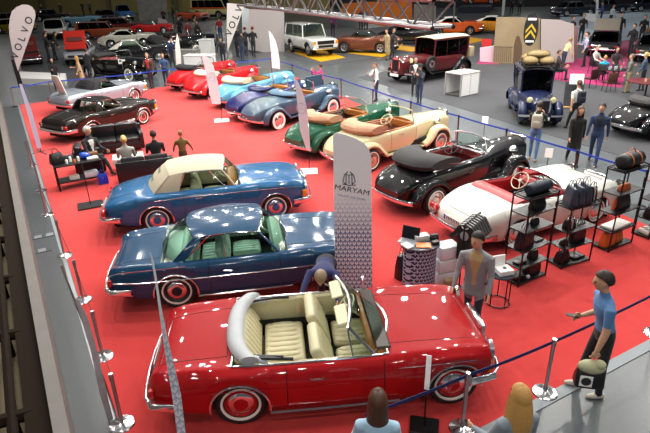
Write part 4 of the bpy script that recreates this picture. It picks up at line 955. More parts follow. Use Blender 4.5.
bg('man in a black jacket standing by the red raised hood', 50, 62, 30, '#101012'); bg('man in a dark suit leaning toward the engine under the red hood', 56, 60, 20, '#18181c', pose=dict(lean=24)); bg('person in a black jacket at the back wall, left of the blue convertible', 44, 19, -90, '#141416'); bg('person in a dark coat at the back wall between the far black cars', 62, 17, -70, '#1c1a1a', coat=.2); bg('person in a brown coat near the back wall above the blue convertible', 84, 15, -100, '#3a2c24'); bg('person in grey near the back wall beside the brown coat', 91, 15, -80, '#4a4a4e')
bg('man in a long beige coat in front of the brown targa', 387, 60, -150, '#9c8763', '#6a5a44', coat=.42); bg('man in a black jacket right behind the long beige coat', 392, 59, -30, '#16161a'); bg('person in a purple top beyond the white off-roader', 333, 37, -90, '#6a2f62', '#2a1c34'); bg('person in dark blue in the far aisle behind the brown targa', 361, 30, -90, '#27304a'); bg('person in grey in the far aisle behind the brown targa', 366, 30, -60, '#55585e')
wy = bg('woman in a pale yellow top leaning over the counter by the pale panels', 562, 70, 20, '#c9bb86', '#232c44', '#8a6a44', 1.68, 'short', dict(lean=25), female=True); bg('man in a lavender shirt standing at the counter by the pale panels', 583, 67, 170, '#a9a6c4', '#14151a', '#2a1d14', 1.80)
bg('woman standing in a grey cardigan and khaki trousers beside the seated group', 626, 93, 150, '#5e5f58', '#8a7a58', '#6a5a44', 1.70, female=True); bg('blonde woman in a denim jacket standing at the small round table', 640, 91, 140, '#31445e', '#15161c', '#b08a4a', 1.70, female=True)
bg('tall man in a black suit on the magenta carpet near the dark estate car', 629, 58, -150, '#101014', H=1.86); bg('man in dark clothes on the pale blue stand, legs apart', 617, 42, -100, '#15151b', '#16181f', H=1.82, pose=dict(leg_l=(15, 5), leg_r=(-15, 5))); bg('person in a brown jacket at the right edge of the frame, on the pale stand', 646, 52, -120, '#5a4028'); bg('person in a black jacket behind the brown jacket at the right edge', 640, 44, -120, '#121216'); bg('person in blue standing beside the white sign on the pale stand', 600, 24, 160, '#2e4a86', '#1d2436'); bg('person in white on the pale stand behind the dark estate car', 609, 28, -60, '#c5c7cc', '#23283a')
bg('man in a striped dark jacket behind the pale panels, left of the estate car', 569, 45, -70, '#3a2f2c'); bg('man in a black jacket behind the pale panels, next to the striped jacket', 580, 42, -110, '#141417'); bg('person at the stand above the poster panel, in grey', 519, 14, -90, '#3c3a3c'); bg('person at the stand above the poster panel, in black', 511, 14, -80, '#131316')
bg('person in navy bending by the motorcycles at the left aisle', 173, 67, -60, '#1d2c50', pose=dict(lean=30)); bg('person with a yellow scarf crouching behind the red roadsters', 224, 66, -90, '#22242a', pose=dict(lean=35))
# ---------------------------------------------------------------- queue posts and belts
def far_scale(y): return float(np.interp(y, [24, 45, 75, 110], [1.0, 1.22, 1.34, 1.45]))
BELT_N = mat('navy_belt', '#1d2058', .7); BELT_B = mat('blue_belt', '#1b45b8', .6); BELT_K = mat('black_belt', '#141416', .7); POST_R = mat('red_brown_post', '#5a2a26', .4, .3)
def queue_post(label, p, m, h=.93, group=None, base_m=None, z=0., r=.026, br=.17, n=24, cat='queue post'):
    t = thing('queue_post', label, cat, (p.x, p.y, z), 0, group)
    b = MB(); b.lathe([(.001, 0), (br, 0), (br, .012), (br*.92, .026), (br*.35, .040), (r*1.3, .055), (.001, .056)], n); b.build('base', base_m or m, t)
    b = MB(); b.lathe([(r, .04), (r, h-.10)], 14); b.build('pole', m, t)
    b = MB(); b.lathe([(r*1.0, h-.11), (r*1.25, h-.10), (r*1.25, h-.02), (r*1.05, h), (.001, h)], 14); b.build('belt_head', m if m is not POST_R else BLACKMETAL, t)
    return t
def belt(label, p, q, z, m, sag=.02, group=None, w=.05):
    a, c = Vector((p.x, p.y, z)), Vector((q.x, q.y, z)); d = (c-a).normalized(); n = Vector((-d.y, d.x, 0))*.003; rows = []
    for t in np.linspace(0, 1, 9):
        o = a.lerp(c, t)-Vector((0, 0, sag*4*t*(1-t))); rows.append([o+n+Vector((0, 0, w/2)), o-n+Vector((0, 0, w/2)), o-n-Vector((0, 0, w/2)), o+n-Vector((0, 0, w/2))])
    b = MB(); b.grid(rows, closed=True, cap=True); o = b.build('queue_belt', m, smooth=0); return tag(o, label, 'belt', group)
fp = [G(544.5, 393), G(462, 429)]; fp.append(fp[1]+(fp[1]-fp[0])*1.0); fr = fp[0]+(fp[0]-fp[1]).normalized()*2.35
fp_r = G(655, 334)
queue_post('chrome queue post at the front edge of the carpet, right of the blonde woman', fp[0], STEEL, .90, base_m=CHROME)
queue_post('chrome queue post by the nose of the red cabriolet, left of the blonde woman', fp[1], STEEL, .90, base_m=CHROME)
queue_post('chrome queue post cut off by the right edge of the frame', fp_r, STEEL, .90, base_m=CHROME)
belt('navy belt running behind the man in the blue T-shirt to the right edge', fp[0], fp_r, .86, BELT_N); belt('navy belt between the two chrome posts in front of the red cabriolet', fp[1], fp[0], .86, BELT_N); belt('navy belt passing behind the brown-haired woman at the bottom edge', fp[2], fp[1], .86, BELT_N)
lp = [G(*p) for p in ((122.7, 424.7), (103, 356.8), (83.4, 300.6), (64.8, 256), (46.9, 215), (41, 191), (32, 166))]
ordn = ['nearest to the camera', 'second from the camera', 'third from the camera', 'fourth from the camera', 'fifth from the camera', 'sixth from the camera', 'farthest from the camera']
for i, p in enumerate(lp): queue_post('chrome queue post beside the left edge of the carpet, '+ordn[i], p, STEEL, .84, 'chrome posts along the left edge', CHROME, r=.024, br=.16)
for i in range(6): belt('black belt along the left edge of the carpet, '+['nearest to the camera', 'second one from the camera', 'third one from the camera', 'fourth one from the camera', 'fifth one from the camera', 'farthest from the camera'][i], lp[i], lp[i+1], .80, BELT_K, group='black belts along the left edge')
rt_ = [G(x, y, .95) for x, y in ((271, 58), (292, 64), (312, 71), (341, 78.5), (373, 89), (411, 101), (459, 115), (507, 128.5), (578, 150), (648, 170))]
where = ['by the white feather banner', 'behind the light blue convertible', 'beside the woman in magenta', 'behind the blue-grey tourer', 'beside the woman in the white jacket', 'at the feet of the photographing pair', 'behind the cream car bonnet', 'behind the black convertible', 'behind the white roadster', 'at the right edge of the frame']
for i, p in enumerate(rt_): queue_post('red-brown queue post of the far belt, '+where[i], Vector((p.x, p.y, 0)), POST_R, .95, 'red-brown posts along the far belt', BLACKMETAL, n=14)
for i in range(len(rt_)-1): belt('blue belt starting at the far post '+where[i].replace('behind', 'near'), rt_[i], rt_[i+1], .91, BELT_B, group='blue belts along the far side of the carpet')
bt = [G(x, y, .95) for x, y in ((10, 87), (48, 81), (105, 76), (149, 71), (192, 66), (230, 62), (271, 58))]
where2 = ['at the far left by the letter flag', 'beside the white plinth', 'behind the silver roadster', 'beside the man in the red shirt', 'by the narrow white banner', 'behind the red roadsters']
for i, p in enumerate(bt[:-1]): queue_post('slim queue post of the back belt, '+where2[i], Vector((p.x, p.y, 0)), POST_R if i == 3 else STEEL, .95, 'posts of the back belt', BLACKMETAL, n=12)
for i in range(len(bt)-1): belt('blue belt of the back row starting '+where2[i].replace('behind', 'near'), bt[i], bt[i+1], .91, BELT_B, group='blue belts of the back row')
sg_ = thing('sign_board', 'small black and white sign on top of a post behind the silver roadster', 'sign', (G(125, 80).x, G(125, 80).y, 0)); b = MB(); b.lathe([(.14, 0), (.14, .02), (.02, .04), (.02, 1.0)], 12); b.build('pole', STEEL, sg_); b = MB(); b.box((0, 0, 1.08), (.42, .02, .26)); b.build('board', PAPER, sg_); b = MB(); b.box((-.08, -.012, 1.12), (.14, .004, .10)); b.box((.09, -.012, 1.05), (.12, .004, .10)); b.build('printed_panel', BLACK, sg_)
# ---------------------------------------------------------------- feather banners and flags
BANNER = mat('white_banner_cloth', '#d5d8de', .8); GREYBAN = mat('grey_banner_cloth', '#b3adae', .8)
def flag(name, label, base, poly, m, mount, pole_px=None, cat='flag', thick=.012, z=0., stand=None):
    B = G(*base); n = Vector((B.x, B.y, 0)).normalized(); right = Vector((n.y, -n.x, 0)); rz = math.atan2(right.y, right.x)
    t = thing(name, label, cat, (B.x, B.y, z), rz); Ri = Matrix.Rotation(-rz, 3, 'Z')
    def loc(pts): return [Ri @ (p-Vector((B.x, B.y, z))) for p in vplane(B, pts)]
    P = loc(poly); b = MB(); b.prism([(p.x, -thick/2, p.z) for p in P], (0, thick, 0)); cl_ = b.build('cloth', m, t, smooth=0)
    if pole_px: pp = loc(pole_px); b = MB(); b.tube([(p.x, .02, max(p.z, .02)) for p in pp], .014, 6); b.build('pole', BLACKMETAL if mount != 'steel' else STEEL, t)
    b = MB()
    if stand: b.box((0, 0, .012), (stand, stand, .024), bev=.006); b.build('base_plate', WHITE if mount == 'white' else BLACKMETAL, t)
    elif mount == 'cross':
        for a in (.3, .3+PI/2): b.box((0, 0, .02), (1.0, .05, .03), rot=(0, 0, a))
        b.build('cross_foot', STEEL, t)
    return t, cl_, loc
def tlocal(p, ang=0.): return Matrix.Translation((p.x, -.009, p.z)) @ Matrix(((1, 0, 0, 0), (0, 0, -1, 0), (0, 1, 0, 0), (0, 0, 0, 1))) @ Matrix.Rotation(ang, 4, 'Z')
PRINT = mat('dark_print', '#26262c', .7); PRINT_L = mat('pale_grey_print', '#b4b9c4', .7)
def ring_logo(cl_, c, r, m=PRINT_L):
    b = MB(); b.tube([(c.x+r*math.cos(a), -.009, c.z+r*1.1*math.sin(a)) for a in np.linspace(0, 2*PI, 24, endpoint=False)], r*.08, 4, closed=True)
    for a in (PI/2, PI/2+2*PI/3, PI/2+4*PI/3): b.tube([(c.x, -.009, c.z), (c.x+r*.85*math.cos(a), -.009, c.z+r*.85*math.sin(a))], r*.05, 4)
    b.build('round_emblem', m, cl_)
t, c_, L_ = flag('feather_banner', 'white feather banner with a pale ring emblem in front of the red roadsters', (222, 121), [(202, 55), (206, 56), (210, 60), (213.5, 66), (217.5, 81), (219.5, 92), (221, 104), (212, 104), (208, 85)], BANNER, 'white', [(222, 121), (221, 104), (216, 76)], stand=.62, z=.012); ring_logo(c_, L_([(211.5, 76)])[0], .15)
t, c_, L_ = flag('feather_banner', 'narrow white feather banner seen edge-on at the far end of the carpet', (180, 84), [(177, 33), (178.5, 38), (180.5, 51), (182, 74), (177.5, 76), (176, 60), (175.2, 46)], mat('cream_banner_cloth', '#d9d6cc', .8), 'white', [(180, 84), (180, 74)], stand=.5); ring_logo(c_, L_([(179, 60)])[0], .12)
t, c_, L_ = flag('feather_banner', 'white feather banner by the far belt, before the grey partition', (277, 78), [(268.7, 30.5), (272, 34), (275.7, 41), (278, 50), (279.5, 59), (280, 69), (272, 68), (271, 52)], BANNER, 'white', [(277, 78), (277, 68)], stand=.5); ring_logo(c_, L_([(274, 54)])[0], .16)
t, c_, L_ = flag('feather_banner', 'white feather banner with a ring emblem beside the green tourer tail', (309, 172), [(294.5, 79), (298, 82), (301.5, 89), (305, 100), (307.5, 112), (309, 130), (310.5, 152), (306, 149), (300, 130), (296.6, 97)], BANNER, 'white', [(309, 172), (309.5, 150)], stand=.52, z=.012); ring_logo(c_, L_([(301.5, 108)])[0], .13)
def pattern_mat(name, c1, c2, sc=9., grad=None, cw='#eef1f6'):
    """rows of small interlocking chevrons"""
    m = bpy.data.materials.new(name); m.use_nodes = True; nt = m.node_tree; N = nt.nodes; b = N['Principled BSDF']; b.inputs['Roughness'].default_value = .8
    tc = N.new('ShaderNodeTexCoord'); mp = N.new('ShaderNodeSeparateXYZ'); nt.links.new(tc.outputs['Object'], mp.inputs[0])
    def M(op, a, b_=None, c=None):
        n = N.new('ShaderNodeMath'); n.operation = op
        for i, v in enumerate((a, b_, c)):
            if v is None: continue
            if isinstance(v, (int, float)): n.inputs[i].default_value = v
            else: nt.links.new(v, n.inputs[i])
        return n.outputs[0]
    u = M('ADD', M('MULTIPLY', mp.outputs[0], sc), M('MULTIPLY', mp.outputs[1], sc)); v = M('MULTIPLY', mp.outputs[2], sc)
    row = M('FLOOR', v); fv = M('FRACT', v); uu = M('FRACT', M('ADD', u, M('MULTIPLY', row, .5))); tri = M('ABSOLUTE', M('SUBTRACT', uu, .5))
    # chevron: band around fv = tri*1.2+.2
    d = M('ABSOLUTE', M('SUBTRACT', fv, M('MULTIPLY_ADD', tri, 1.1, .18))); k = M('LESS_THAN', d, .17); k2 = M('LESS_THAN', M('ABSOLUTE', M('SUBTRACT', M('FRACT', M('ADD', uu, .5)), .5)), .09); kk = M('MAXIMUM', k, k2)
    mx = N.new('ShaderNodeMix'); mx.data_type = 'RGBA'; mx.inputs[6].default_value = (*hexc(c1), 1); mx.inputs[7].default_value = (*hexc(c2), 1); nt.links.new(kk, mx.inputs[0]); out = mx.outputs[2]
    if grad:
        t = N.new('ShaderNodeMapRange'); t.inputs[1].default_value, t.inputs[2].default_value = grad; nt.links.new(mp.outputs[2], t.inputs[0]); m2 = N.new('ShaderNodeMix'); m2.data_type = 'RGBA'; nt.links.new(t.outputs[0], m2.inputs[0]); nt.links.new(out, m2.inputs[6]); m2.inputs[7].default_value = (*hexc(cw), 1); out = m2.outputs[2]
    nt.links.new(out, b.inputs['Base Color']); return m
MPAT = pattern_mat('printed_banner_pattern', '#dde1ea', '#56628a', 13.0, (1.25, 2.0)); DPAT = pattern_mat('printed_desk_pattern', '#24283f', '#aab0c6', 14.0)
t, c_, L_ = flag('tall_banner', 'tall white banner reading MARYAM with a small chevron print on its lower part', (354, 297), [(333, 135), (337, 132.5), (345, 134.5), (355, 138), (364, 143), (369, 149), (371.3, 158), (372.3, 292), (336, 292), (334, 210)], MPAT, 'black', [(336, 294), (335, 210), (334, 140)], cat='banner', z=.012)
e = L_([(352, 190)])[0]; s_ = (L_([(371, 195)])[0]-L_([(335, 195)])[0]).x
lettering('MARYAM', .125, PRINT, c_, tlocal(e, -.20), sx=1.15); lettering('VALLET DE PARIS', .052, mat('pale_blue_print', '#8e9bb8', .7), c_, tlocal(L_([(351.5, 197)])[0], -.20), name='small_lettering', sx=1.2)
e = L_([(349, 178.5)])[0]; b = MB()
for k in (-1, 1):
    b.tube([(e.x+k*.02, -.009, e.z+.12), (e.x+k*.075, -.009, e.z+.06), (e.x+k*.10, -.009, e.z-.05), (e.x+k*.05, -.009, e.z-.10)], .007, 4); b.tube([(e.x, -.009, e.z+.05), (e.x+k*.045, -.009, e.z+.085), (e.x+k*.05, -.009, e.z-.10)], .007, 4)
b.tube([(e.x-.11, -.009, e.z-.09), (e.x, -.009, e.z-.115), (e.x+.11, -.009, e.z-.11)], .007, 4); b.tube([(e.x, -.009, e.z+.05), (e.x, -.009, e.z-.09)], .006, 4); b.build('crown_emblem', PRINT, c_)
b = MB(); b.box((0, 0, .012), (.55, .40, .024), bev=.006); b.build('base_plate', BLACKMETAL, t)
t, c_, L_ = flag('teardrop_flag', 'grey teardrop flag reading VOLVO at the left edge of the carpet', (41, 152), [(16.5, 7), (22.8, 4.6), (28, 4.8), (32, 6.8), (35, 11), (35.5, 16), (33, 28), (29, 39), (25.4, 49), (18, 71.5), (14.5, 60), (11.4, 46), (9.5, 36), (8.9, 26), (10, 17), (12, 11)], GREYBAN, 'cross', [(41, 152), (33, 120), (26, 95), (18, 71), (13, 55)])
for ch, (x, y) in zip('VOLVO', ((15.6, 56), (18.6, 47), (22, 39), (25.4, 30), (29, 20.5))): lettering(ch, .28, PRINT, c_, tlocal(L_([(x, y)])[0], math.radians(62)), name='letter', bold=True)
b = MB(); P = L_([(11, 60), (16, 60), (23, 86), (19, 88)]); b.prism([(p.x, .03, p.z) for p in P], (0, .10, 0)); b.build('sleeve', BLACK, t, smooth=0)
b = MB(); P = L_([(19, 84), (22, 84), (32, 112), (42, 148), (37, 148), (28, 115)]); b.prism([(p.x, -.02, p.z) for p in P], (0, .03, 0)); b.build('lower_sleeve', mat('pale_violet_cloth', '#b9bcd6', .8), t, smooth=0)
t, c_, L_ = flag('triangular_flag', 'grey triangular flag reading VOLVO in front of the grey partition', (228, 62), [(227, 3), (244.8, 4.5), (242, 12.5), (238, 24), (233.4, 36), (227.6, 51.5), (226.6, 30)], mat('light_grey_flag_cloth', '#c4bfbc', .8), 'cross', [(228, 62), (227.5, 51)])
for ch, (x, y) in zip('VOLV', ((229.5, 33), (232.5, 25), (236, 17), (239.3, 9.3))): lettering(ch, .62, PRINT, c_, tlocal(L_([(x, y)])[0], math.radians(62)), name='letter', bold=True)
t, c_, L_ = flag('feather_banner', 'narrow grey printed feather banner rising in front of the tail of the red cabriolet', (193, 497), [(150, 252), (153, 259), (156, 273), (161.5, 308), (167, 335), (173, 360), (181, 395), (186.5, 440), (190, 480), (182, 480), (178, 440), (172, 395), (166, 360), (160, 318), (155.5, 285)], pattern_mat('printed_feather_pattern', '#d6dae2', '#a4abbd', 13.0, (2.0, 2.6), '#dfe3e9'), 'black', [(193, 497), (184, 470)], stand=.45)
t, c_, L_ = flag('feather_banner', 'folded white and grey banner standing against the left carpet edge by the chrome posts', (117, 418), [(75, 298), (79, 300), (88, 318), (96, 345), (103, 375), (108, 398), (113, 418), (108, 421), (100, 395), (91, 352), (82, 322)], mat('folded_banner_cloth', '#b0a7ab', .4, noise=.45, nscale=4), 'steel', [(117, 418), (90, 340), (61, 266)])
# ---------------------------------------------------------------- info stands at the cars
def info_stand(label, px, hpx, base=.40, board=(.20, .26), col=PAPER, face=0, bh=.95):
    p = G(*px); t = thing('info_stand', label, 'sign stand', (p.x, p.y, .012), math.atan2(-p.x, p.y)*1.0); b = MB(); b.box((0, 0, .02), (base, base*.8, .04), bev=.008); b.build('base_plate', BLACKMETAL, t)
    b = MB(); b.tube([(0, 0, .03), (0, 0, bh)], .012, 6); b.build('pole', BLACKMETAL, t)
    b = MB(); b.box((0, -.02, bh+board[1]*.1), (board[0], .012, board[1]), rot=(-.35, 0, 0), bev=.003); b.build('board', col, t)
info_stand('white information card on a black-based pole at the front wheel of the red cabriolet', (424, 428), None, .36, (.06, .42), bh=.85)
info_stand('black square based sign stand beside the lounge table', (91, 206), None, .62, (.03, .40), BLACK, bh=1.15)
for i, (lb, x, y) in enumerate((('white card on a stand at the nose of the white roadster', 600, 214), ('white card on a stand at the nose of the black convertible', 545, 178), ('white card on a stand at the nose of the cream convertible', 483, 141))):
    info_stand(lb, (x, y), None, .3, (.20, .26), bh=.7)
# ---------------------------------------------------------------- display racks with bags
def rack(label, a_px, b_px, h, levels, depth=.36, z0=.012, cols=None):
    A, B = G(*a_px), G(*b_px); d = B-A; w = d.length; h_ = math.atan2(d.y, d.x); t = thing('display_rack', label, 'shelf rack', (A.x, A.y, z0), h_, 'black display racks'); r = .011
    for x in (0, w):
        for y in (0, depth):
            b = MB(); b.box((x, y, h/2), (.022, .022, h)); b.build('post', BLACKMETAL, t)
    for z in levels:
        b = MB(); b.box((w/2, depth/2, z), (w+.02, depth+.02, .022), bev=.004); b.build('shelf', BLACKMETAL, t)
    b = MB()
    for y in (0, depth): b.tube([(0, y, h), (w, y, h)], .011, 6)
    for x in (0, w): b.tube([(x, 0, h), (x, depth, h)], .011, 6)
    b.build('top_rail', BLACKMETAL, t)
    def at(u, v, z): 
        q = Matrix.Rotation(h_, 3, 'Z') @ Vector((u*w, v*depth, 0)); return Vector((A.x+q.x, A.y+q.y, z0+z+.011))
    return at, h_
def bag(label, p, rz, size=(.30, .12, .24), col='#121214', handle=True, flap=None, cat='bag', name='handbag', group=None, strap=None):
    t = thing(name, label, cat, (p.x, p.y, p.z), rz, group); m = mat('bag_'+col.strip('#'), col, .4, bump=.08, nscale=60); w, d, h = size; b = MB()
    rows = []
    for z, k, kd in ((0, .96, 1.0), (h*.06, 1, 1.03), (h*.5, .97, .9), (h*.92, .88, .55), (h, .84, .4)):
        rows.append([(w/2*k*(abs(math.cos(a))**.35)*(1 if math.cos(a) > 0 else -1), d/2*kd*(abs(math.sin(a))**.35)*(1 if math.sin(a) > 0 else -1), z) for a in np.linspace(.05, 2*PI+.05, 20, endpoint=False)])
    b.grid(rows, closed=True, cap=True); b.build('body', m, t, 50)
    if handle:
        for y in (-d*.16, d*.16):
            b = MB(); b.tube([(w*.26*math.cos(a), y, h*.97+h*.42*math.sin(a)) for a in np.linspace(0, PI, 11)], .007, 6); b.build('handle', m, t)
    b = MB(); b.box((0, -d*.40, h*.62), (w*.10, .012, h*.10), rot=(.3, 0, 0)); b.build('clasp', mat('brass', '#c9a24a', .25, 1.), t)
    if strap: b = MB(); b.box((0, 0, h*.5), (w*.10, d*1.08, h*.98), bev=.004); b.build('strap', mat('bag_'+strap.strip('#'), strap, .45), t)
    return t
def duffle(label, p, rz, L=.52, r=.13, col='#1b2230', strap='#d07a22', ribs=0):
    t = thing('duffle_bag', label, 'bag', (p.x, p.y, p.z), rz); m = mat('bag_'+col.strip('#'), col, .45, bump=.08, nscale=50); b = MB()
    b.lathe([(.001, -L/2), (r*.75, -L/2), (r*.96, -L/2+.03), (r, -L/4), (r*1.02, 0), (r, L/4), (r*.96, L/2-.03), (r*.75, L/2), (.001, L/2)], 18, axis='x', T=Matrix.Translation((0, 0, r*.95))); b.build('body', m, t, 50)
    for x in (-L*.22, L*.22):
        b = MB(); b.lathe([(r*1.03, x-.018), (r*1.045, x-.016), (r*1.045, x+.016), (r*1.03, x+.018)], 18, axis='x', T=Matrix.Translation((0, 0, r*.95))); b.build('strap', mat('bag_'+strap.strip('#'), strap, .5), t)
    b = MB(); b.tube([(x, 0, r*1.9+.10*math.sin(PI*(x/L/.44+.5))) for x in np.linspace(-L*.22, L*.22, 9)], .010, 6); b.build('handle', mat('bag_'+strap.strip('#'), strap), t)
    return t
def wallet(label, p, rz, size=(.2, .11, .03), col='#141416', cat='wallet', name='wallet'):
    t = thing(name, label, cat, (p.x, p.y, p.z), rz); b = MB(); b.box((0, 0, size[2]/2), size, bev=.008, seg=2); m = mat('bag_'+col.strip('#'), col, .4); b.build('body', m, t); b = MB(); b.box((size[0]*.25, 0, size[2]+.003), (size[0]*.3, size[1]*.96, .006), bev=.002); b.build('flap', m, t); return t
at, h = rack('first black display rack from the left, with a rolled navy bag on top', (518, 288), (545, 276), 1.74, (.04, .36, .70, 1.08, 1.40, 1.70))
duffle('rolled navy bag lying on top of the first rack', at(.55, .5, 1.70), h, .56, .11, '#1a2331', '#23304a'); bag('soft black shoulder bag on the second shelf from the top of the first rack', at(.6, .5, 1.40), h, (.34, .16, .17)); bag('small black pouch on the third shelf from the top of the first rack', at(.6, .5, 1.08), h, (.18, .10, .12), handle=False); bag('tall black handbag with a looped handle at the left end of the first rack', at(.28, .45, .70), h, (.40, .17, .34)); wallet('flat black wallet on the fourth shelf of the first rack', at(.82, .5, .70), h)
wallet('flat black purse on the second lowest shelf of the first rack', at(.25, .5, .36), h, (.24, .14, .04)); bag('black box-shaped bag on the second lowest shelf of the first rack', at(.72, .5, .36), h, (.20, .14, .16), handle=False); bag('large black tote at the right of the bottom shelf of the first rack', at(.76, .5, .04), h, (.36, .20, .30)); wallet('black clutch with a white tag on the bottom shelf of the first rack', at(.24, .5, .04), h, (.24, .16, .06)); wallet('small white price card on the bottom shelf of the first rack', at(.46, .2, .04), h, (.06, .05, .05), '#e8e4e4', 'card', 'price_card')
at, h = rack('second black display rack from the left, with three garment bags on top', (561, 270), (589, 261), 1.28, (.04, .42, .76, 1.24))
for i in range(3): bag('padded grey-blue case on top of the second rack, '+('left one', 'middle one', 'right one')[i]+' of the three', at(.18+.24*i, .5, 1.24), h+1.2, (.34, .16, .36), '#2f3744', handle=True, group='padded cases on the second rack')
bag('black bag with a pale band on the third shelf of the second rack', at(.3, .5, .76), h, (.26, .14, .18), strap='#c9b3ad'); bag('upright black briefcase on the second shelf of the second rack', at(.68, .5, .42), h, (.36, .14, .36)); bag('small black pouch on the second shelf of the second rack', at(.22, .5, .42), h, (.16, .10, .10), handle=False); bag('black round bag at the left of the bottom shelf of the second rack', at(.25, .5, .04), h, (.30, .18, .22)); wallet('flat black document case at the right of the bottom shelf of the second rack', at(.74, .5, .04), h, (.30, .22, .05))
bag('dark bag with white trim standing on top of the second rack at the right end', at(.93, .5, 1.24), h, (.20, .12, .26), '#15161a', strap='#c8c4ba')
at, h = rack('third black display rack from the left, with a black travel bag on top', (608, 253), (631, 243), 1.74, (.04, .42, .82, 1.22, 1.70))
duffle('black travel bag with orange straps on top of the third rack', at(.5, .5, 1.70), h, .62, .15, '#16181c', '#b5622a'); bag('low orange bag on the second shelf from the top of the third rack', at(.5, .5, 1.22), h, (.30, .14, .12), '#b4562a', handle=False); bag('dark brown satchel on the middle shelf of the third rack', at(.55, .5, .82), h, (.42, .18, .26), '#261c18'); bag('orange-red folder bag at the left of the middle shelf of the third rack', at(.05, .3, .92), h+.3, (.22, .05, .20), '#c8562a', handle=False)
wallet('white tray on the second lowest shelf of the third rack', at(.5, .5, .42), h, (.62, .28, .05), '#dcd6cf', 'tray', 'display_tray'); bag('large orange handbag on the bottom shelf of the third rack', at(.25, .5, .04), h, (.38, .18, .30), '#c26224'); bag('smaller tan-orange bag on the bottom shelf of the third rack', at(.68, .5, .04), h, (.28, .14, .20), '#b5602c')
at, h = rack('fourth black display rack, cut off by the right edge of the frame', (648, 240), (672, 230), 1.30, (.04, .42, .84, 1.26))
bag('round white bag on the top of the fourth rack', at(.12, .5, 1.26), h, (.34, .22, .34), '#d2d0cc'); bag('black bag on the second shelf of the fourth rack', at(.2, .5, .42), h, (.30, .16, .22)); 
for i in range(2): wallet('white shoe on the bottom shelf of the fourth rack, '+('the left one', 'the right one')[i], at(.12+.2*i, .45, .04), h+1.4, (.26, .09, .08), '#d8d4cc', 'shoe', 'shoe')
# round side table with a white box
p = G(497, 303); t = thing('side_table', 'round black wire-legged side table beside the first rack', 'table', (p.x, p.y, .012)); b = MB(); b.lathe([(.001, .58), (.235, .58), (.24, .59), (.235, .605), (.001, .605)], 28); b.build('tabletop', mat('dark_slate_top', '#2a3038', .3), t); b = MB(); b.tube([(.2*math.cos(a), .2*math.sin(a), .02) for a in np.linspace(0, 2*PI, 24, endpoint=False)], .012, 6, closed=True); b.build('foot_ring', BLACKMETAL, t)
for k in range(5):
    a = 2*PI*k/5; b = MB(); b.tube([(.2*math.cos(a), .2*math.sin(a), .02), (.2*math.cos(a), .2*math.sin(a), .585)], .010, 6); b.build('leg', BLACKMETAL, t)
t = thing('gift_box', 'open white box with its lid up on the round side table', 'box', (p.x, p.y, .617), .25); b = MB(); b.box((.03, -.03, .045), (.26, .22, .09), bev=.006); b.build('tray', PAPER, t); b = MB(); b.box((-.02, .10, .15), (.28, .03, .24), bev=.006, rot=(-.1, 0, 0)); b.build('lid', PAPER, t); b = MB(); b.lathe([(.001, .0), (.03, 0), (.03, .012), (.001, .014)], 12, T=Matrix.Translation((.04, -.03, .09))); b.build('buckle', BLACK, t)
# ---------------------------------------------------------------- reception desk
p = G(418, 289); T0 = (p.x, p.y, .012); t = thing('reception_desk', 'small standing desk wrapped in a dark chevron print behind the bonnet of the red cabriolet', 'desk', T0, .15); rows = []
for z in (0, .90): rows.append([(.30*math.cos(a), .20*math.sin(a), z) for a in np.linspace(0, 2*PI, 28, endpoint=False)])
b = MB(); b.grid(rows, closed=True, cap=True); b.build('wrapped_front', DPAT, t, 40); b = MB(); b.grid([[(.36*math.cos(a), .26*math.sin(a), z) for a in np.linspace(0, 2*PI, 28, endpoint=False)] for z in (.90, .925)], closed=True, cap=True); b.build('worktop', mat('grey_worktop', '#4a4d56', .35), t, 40)
def on_desk(x, y): q = Matrix.Rotation(.15, 3, 'Z') @ Vector((x, y, 0)); return Vector((p.x+q.x, p.y+q.y, .937))
q = on_desk(-.20, .10); t = thing('laptop', 'open black laptop on the reception desk', 'laptop', q, 2.6-PI); b = MB(); b.box((0, 0, .01), (.33, .23, .018), bev=.004); b.build('keyboard_base', mat('laptop_grey', '#8d8f94', .4), t); b = MB(); b.box((0, .13, .13), (.33, .012, .23), rot=(-.25, 0, 0), bev=.004); s_ = b.build('screen', BLACK, t); b = MB(); b.box((0, .124, .13), (.30, .004, .20), rot=(-.25, 0, 0)); b.build('display_glass', mat('dark_display', '#15171c', .15), s_)
q = on_desk(.02, -.10); wallet('orange notebook on the reception desk', q, .15-.3, (.26, .19, .02), '#d9824a', 'notebook', 'notebook'); q = on_desk(.06, .14); wallet('silver projector-like box at the back of the reception desk', q, .2, (.26, .16, .10), '#b9bcc0', 'box', 'silver_box'); q = on_desk(.28, .10); bag('black pouch at the right end of the reception desk', q, .2, (.16, .12, .11), handle=False); q = on_desk(.24, -.08); wallet('black card reader on the reception desk', q, .2, (.12, .09, .06), '#141416', 'card reader', 'card_reader'); q = on_desk(-.26, -.06); wallet('stack of white leaflets on the reception desk', q, .5, (.15, .21, .03), '#e6e6e6', 'leaflets', 'leaflet_stack')
q = G(405, 283); bag('black backpack with an orange pocket on the floor left of the reception desk', q+Vector((0, .2, ON)), .6, (.34, .22, .50), '#141418', strap='#c4602a', name='backpack', cat='backpack')
for i, (dx, dy, z, lb) in enumerate(((.52, .25, 0, 'bottom'), (.52, .25, .26, 'middle'), (.54, .27, .52, 'top'))): wallet('white storage box behind the reception desk, the '+lb+' one of the stack', Vector((p.x+dx, p.y+dy, ON+z)), .3, (.38, .30, .24), '#cfd2d8', 'box', 'storage_box')
wallet('brown paper bag on the floor at the right foot of the reception desk', Vector((p.x+.52, p.y-.14, ON)), .2, (.16, .12, .26), '#8a7350', 'paper bag', 'paper_bag')
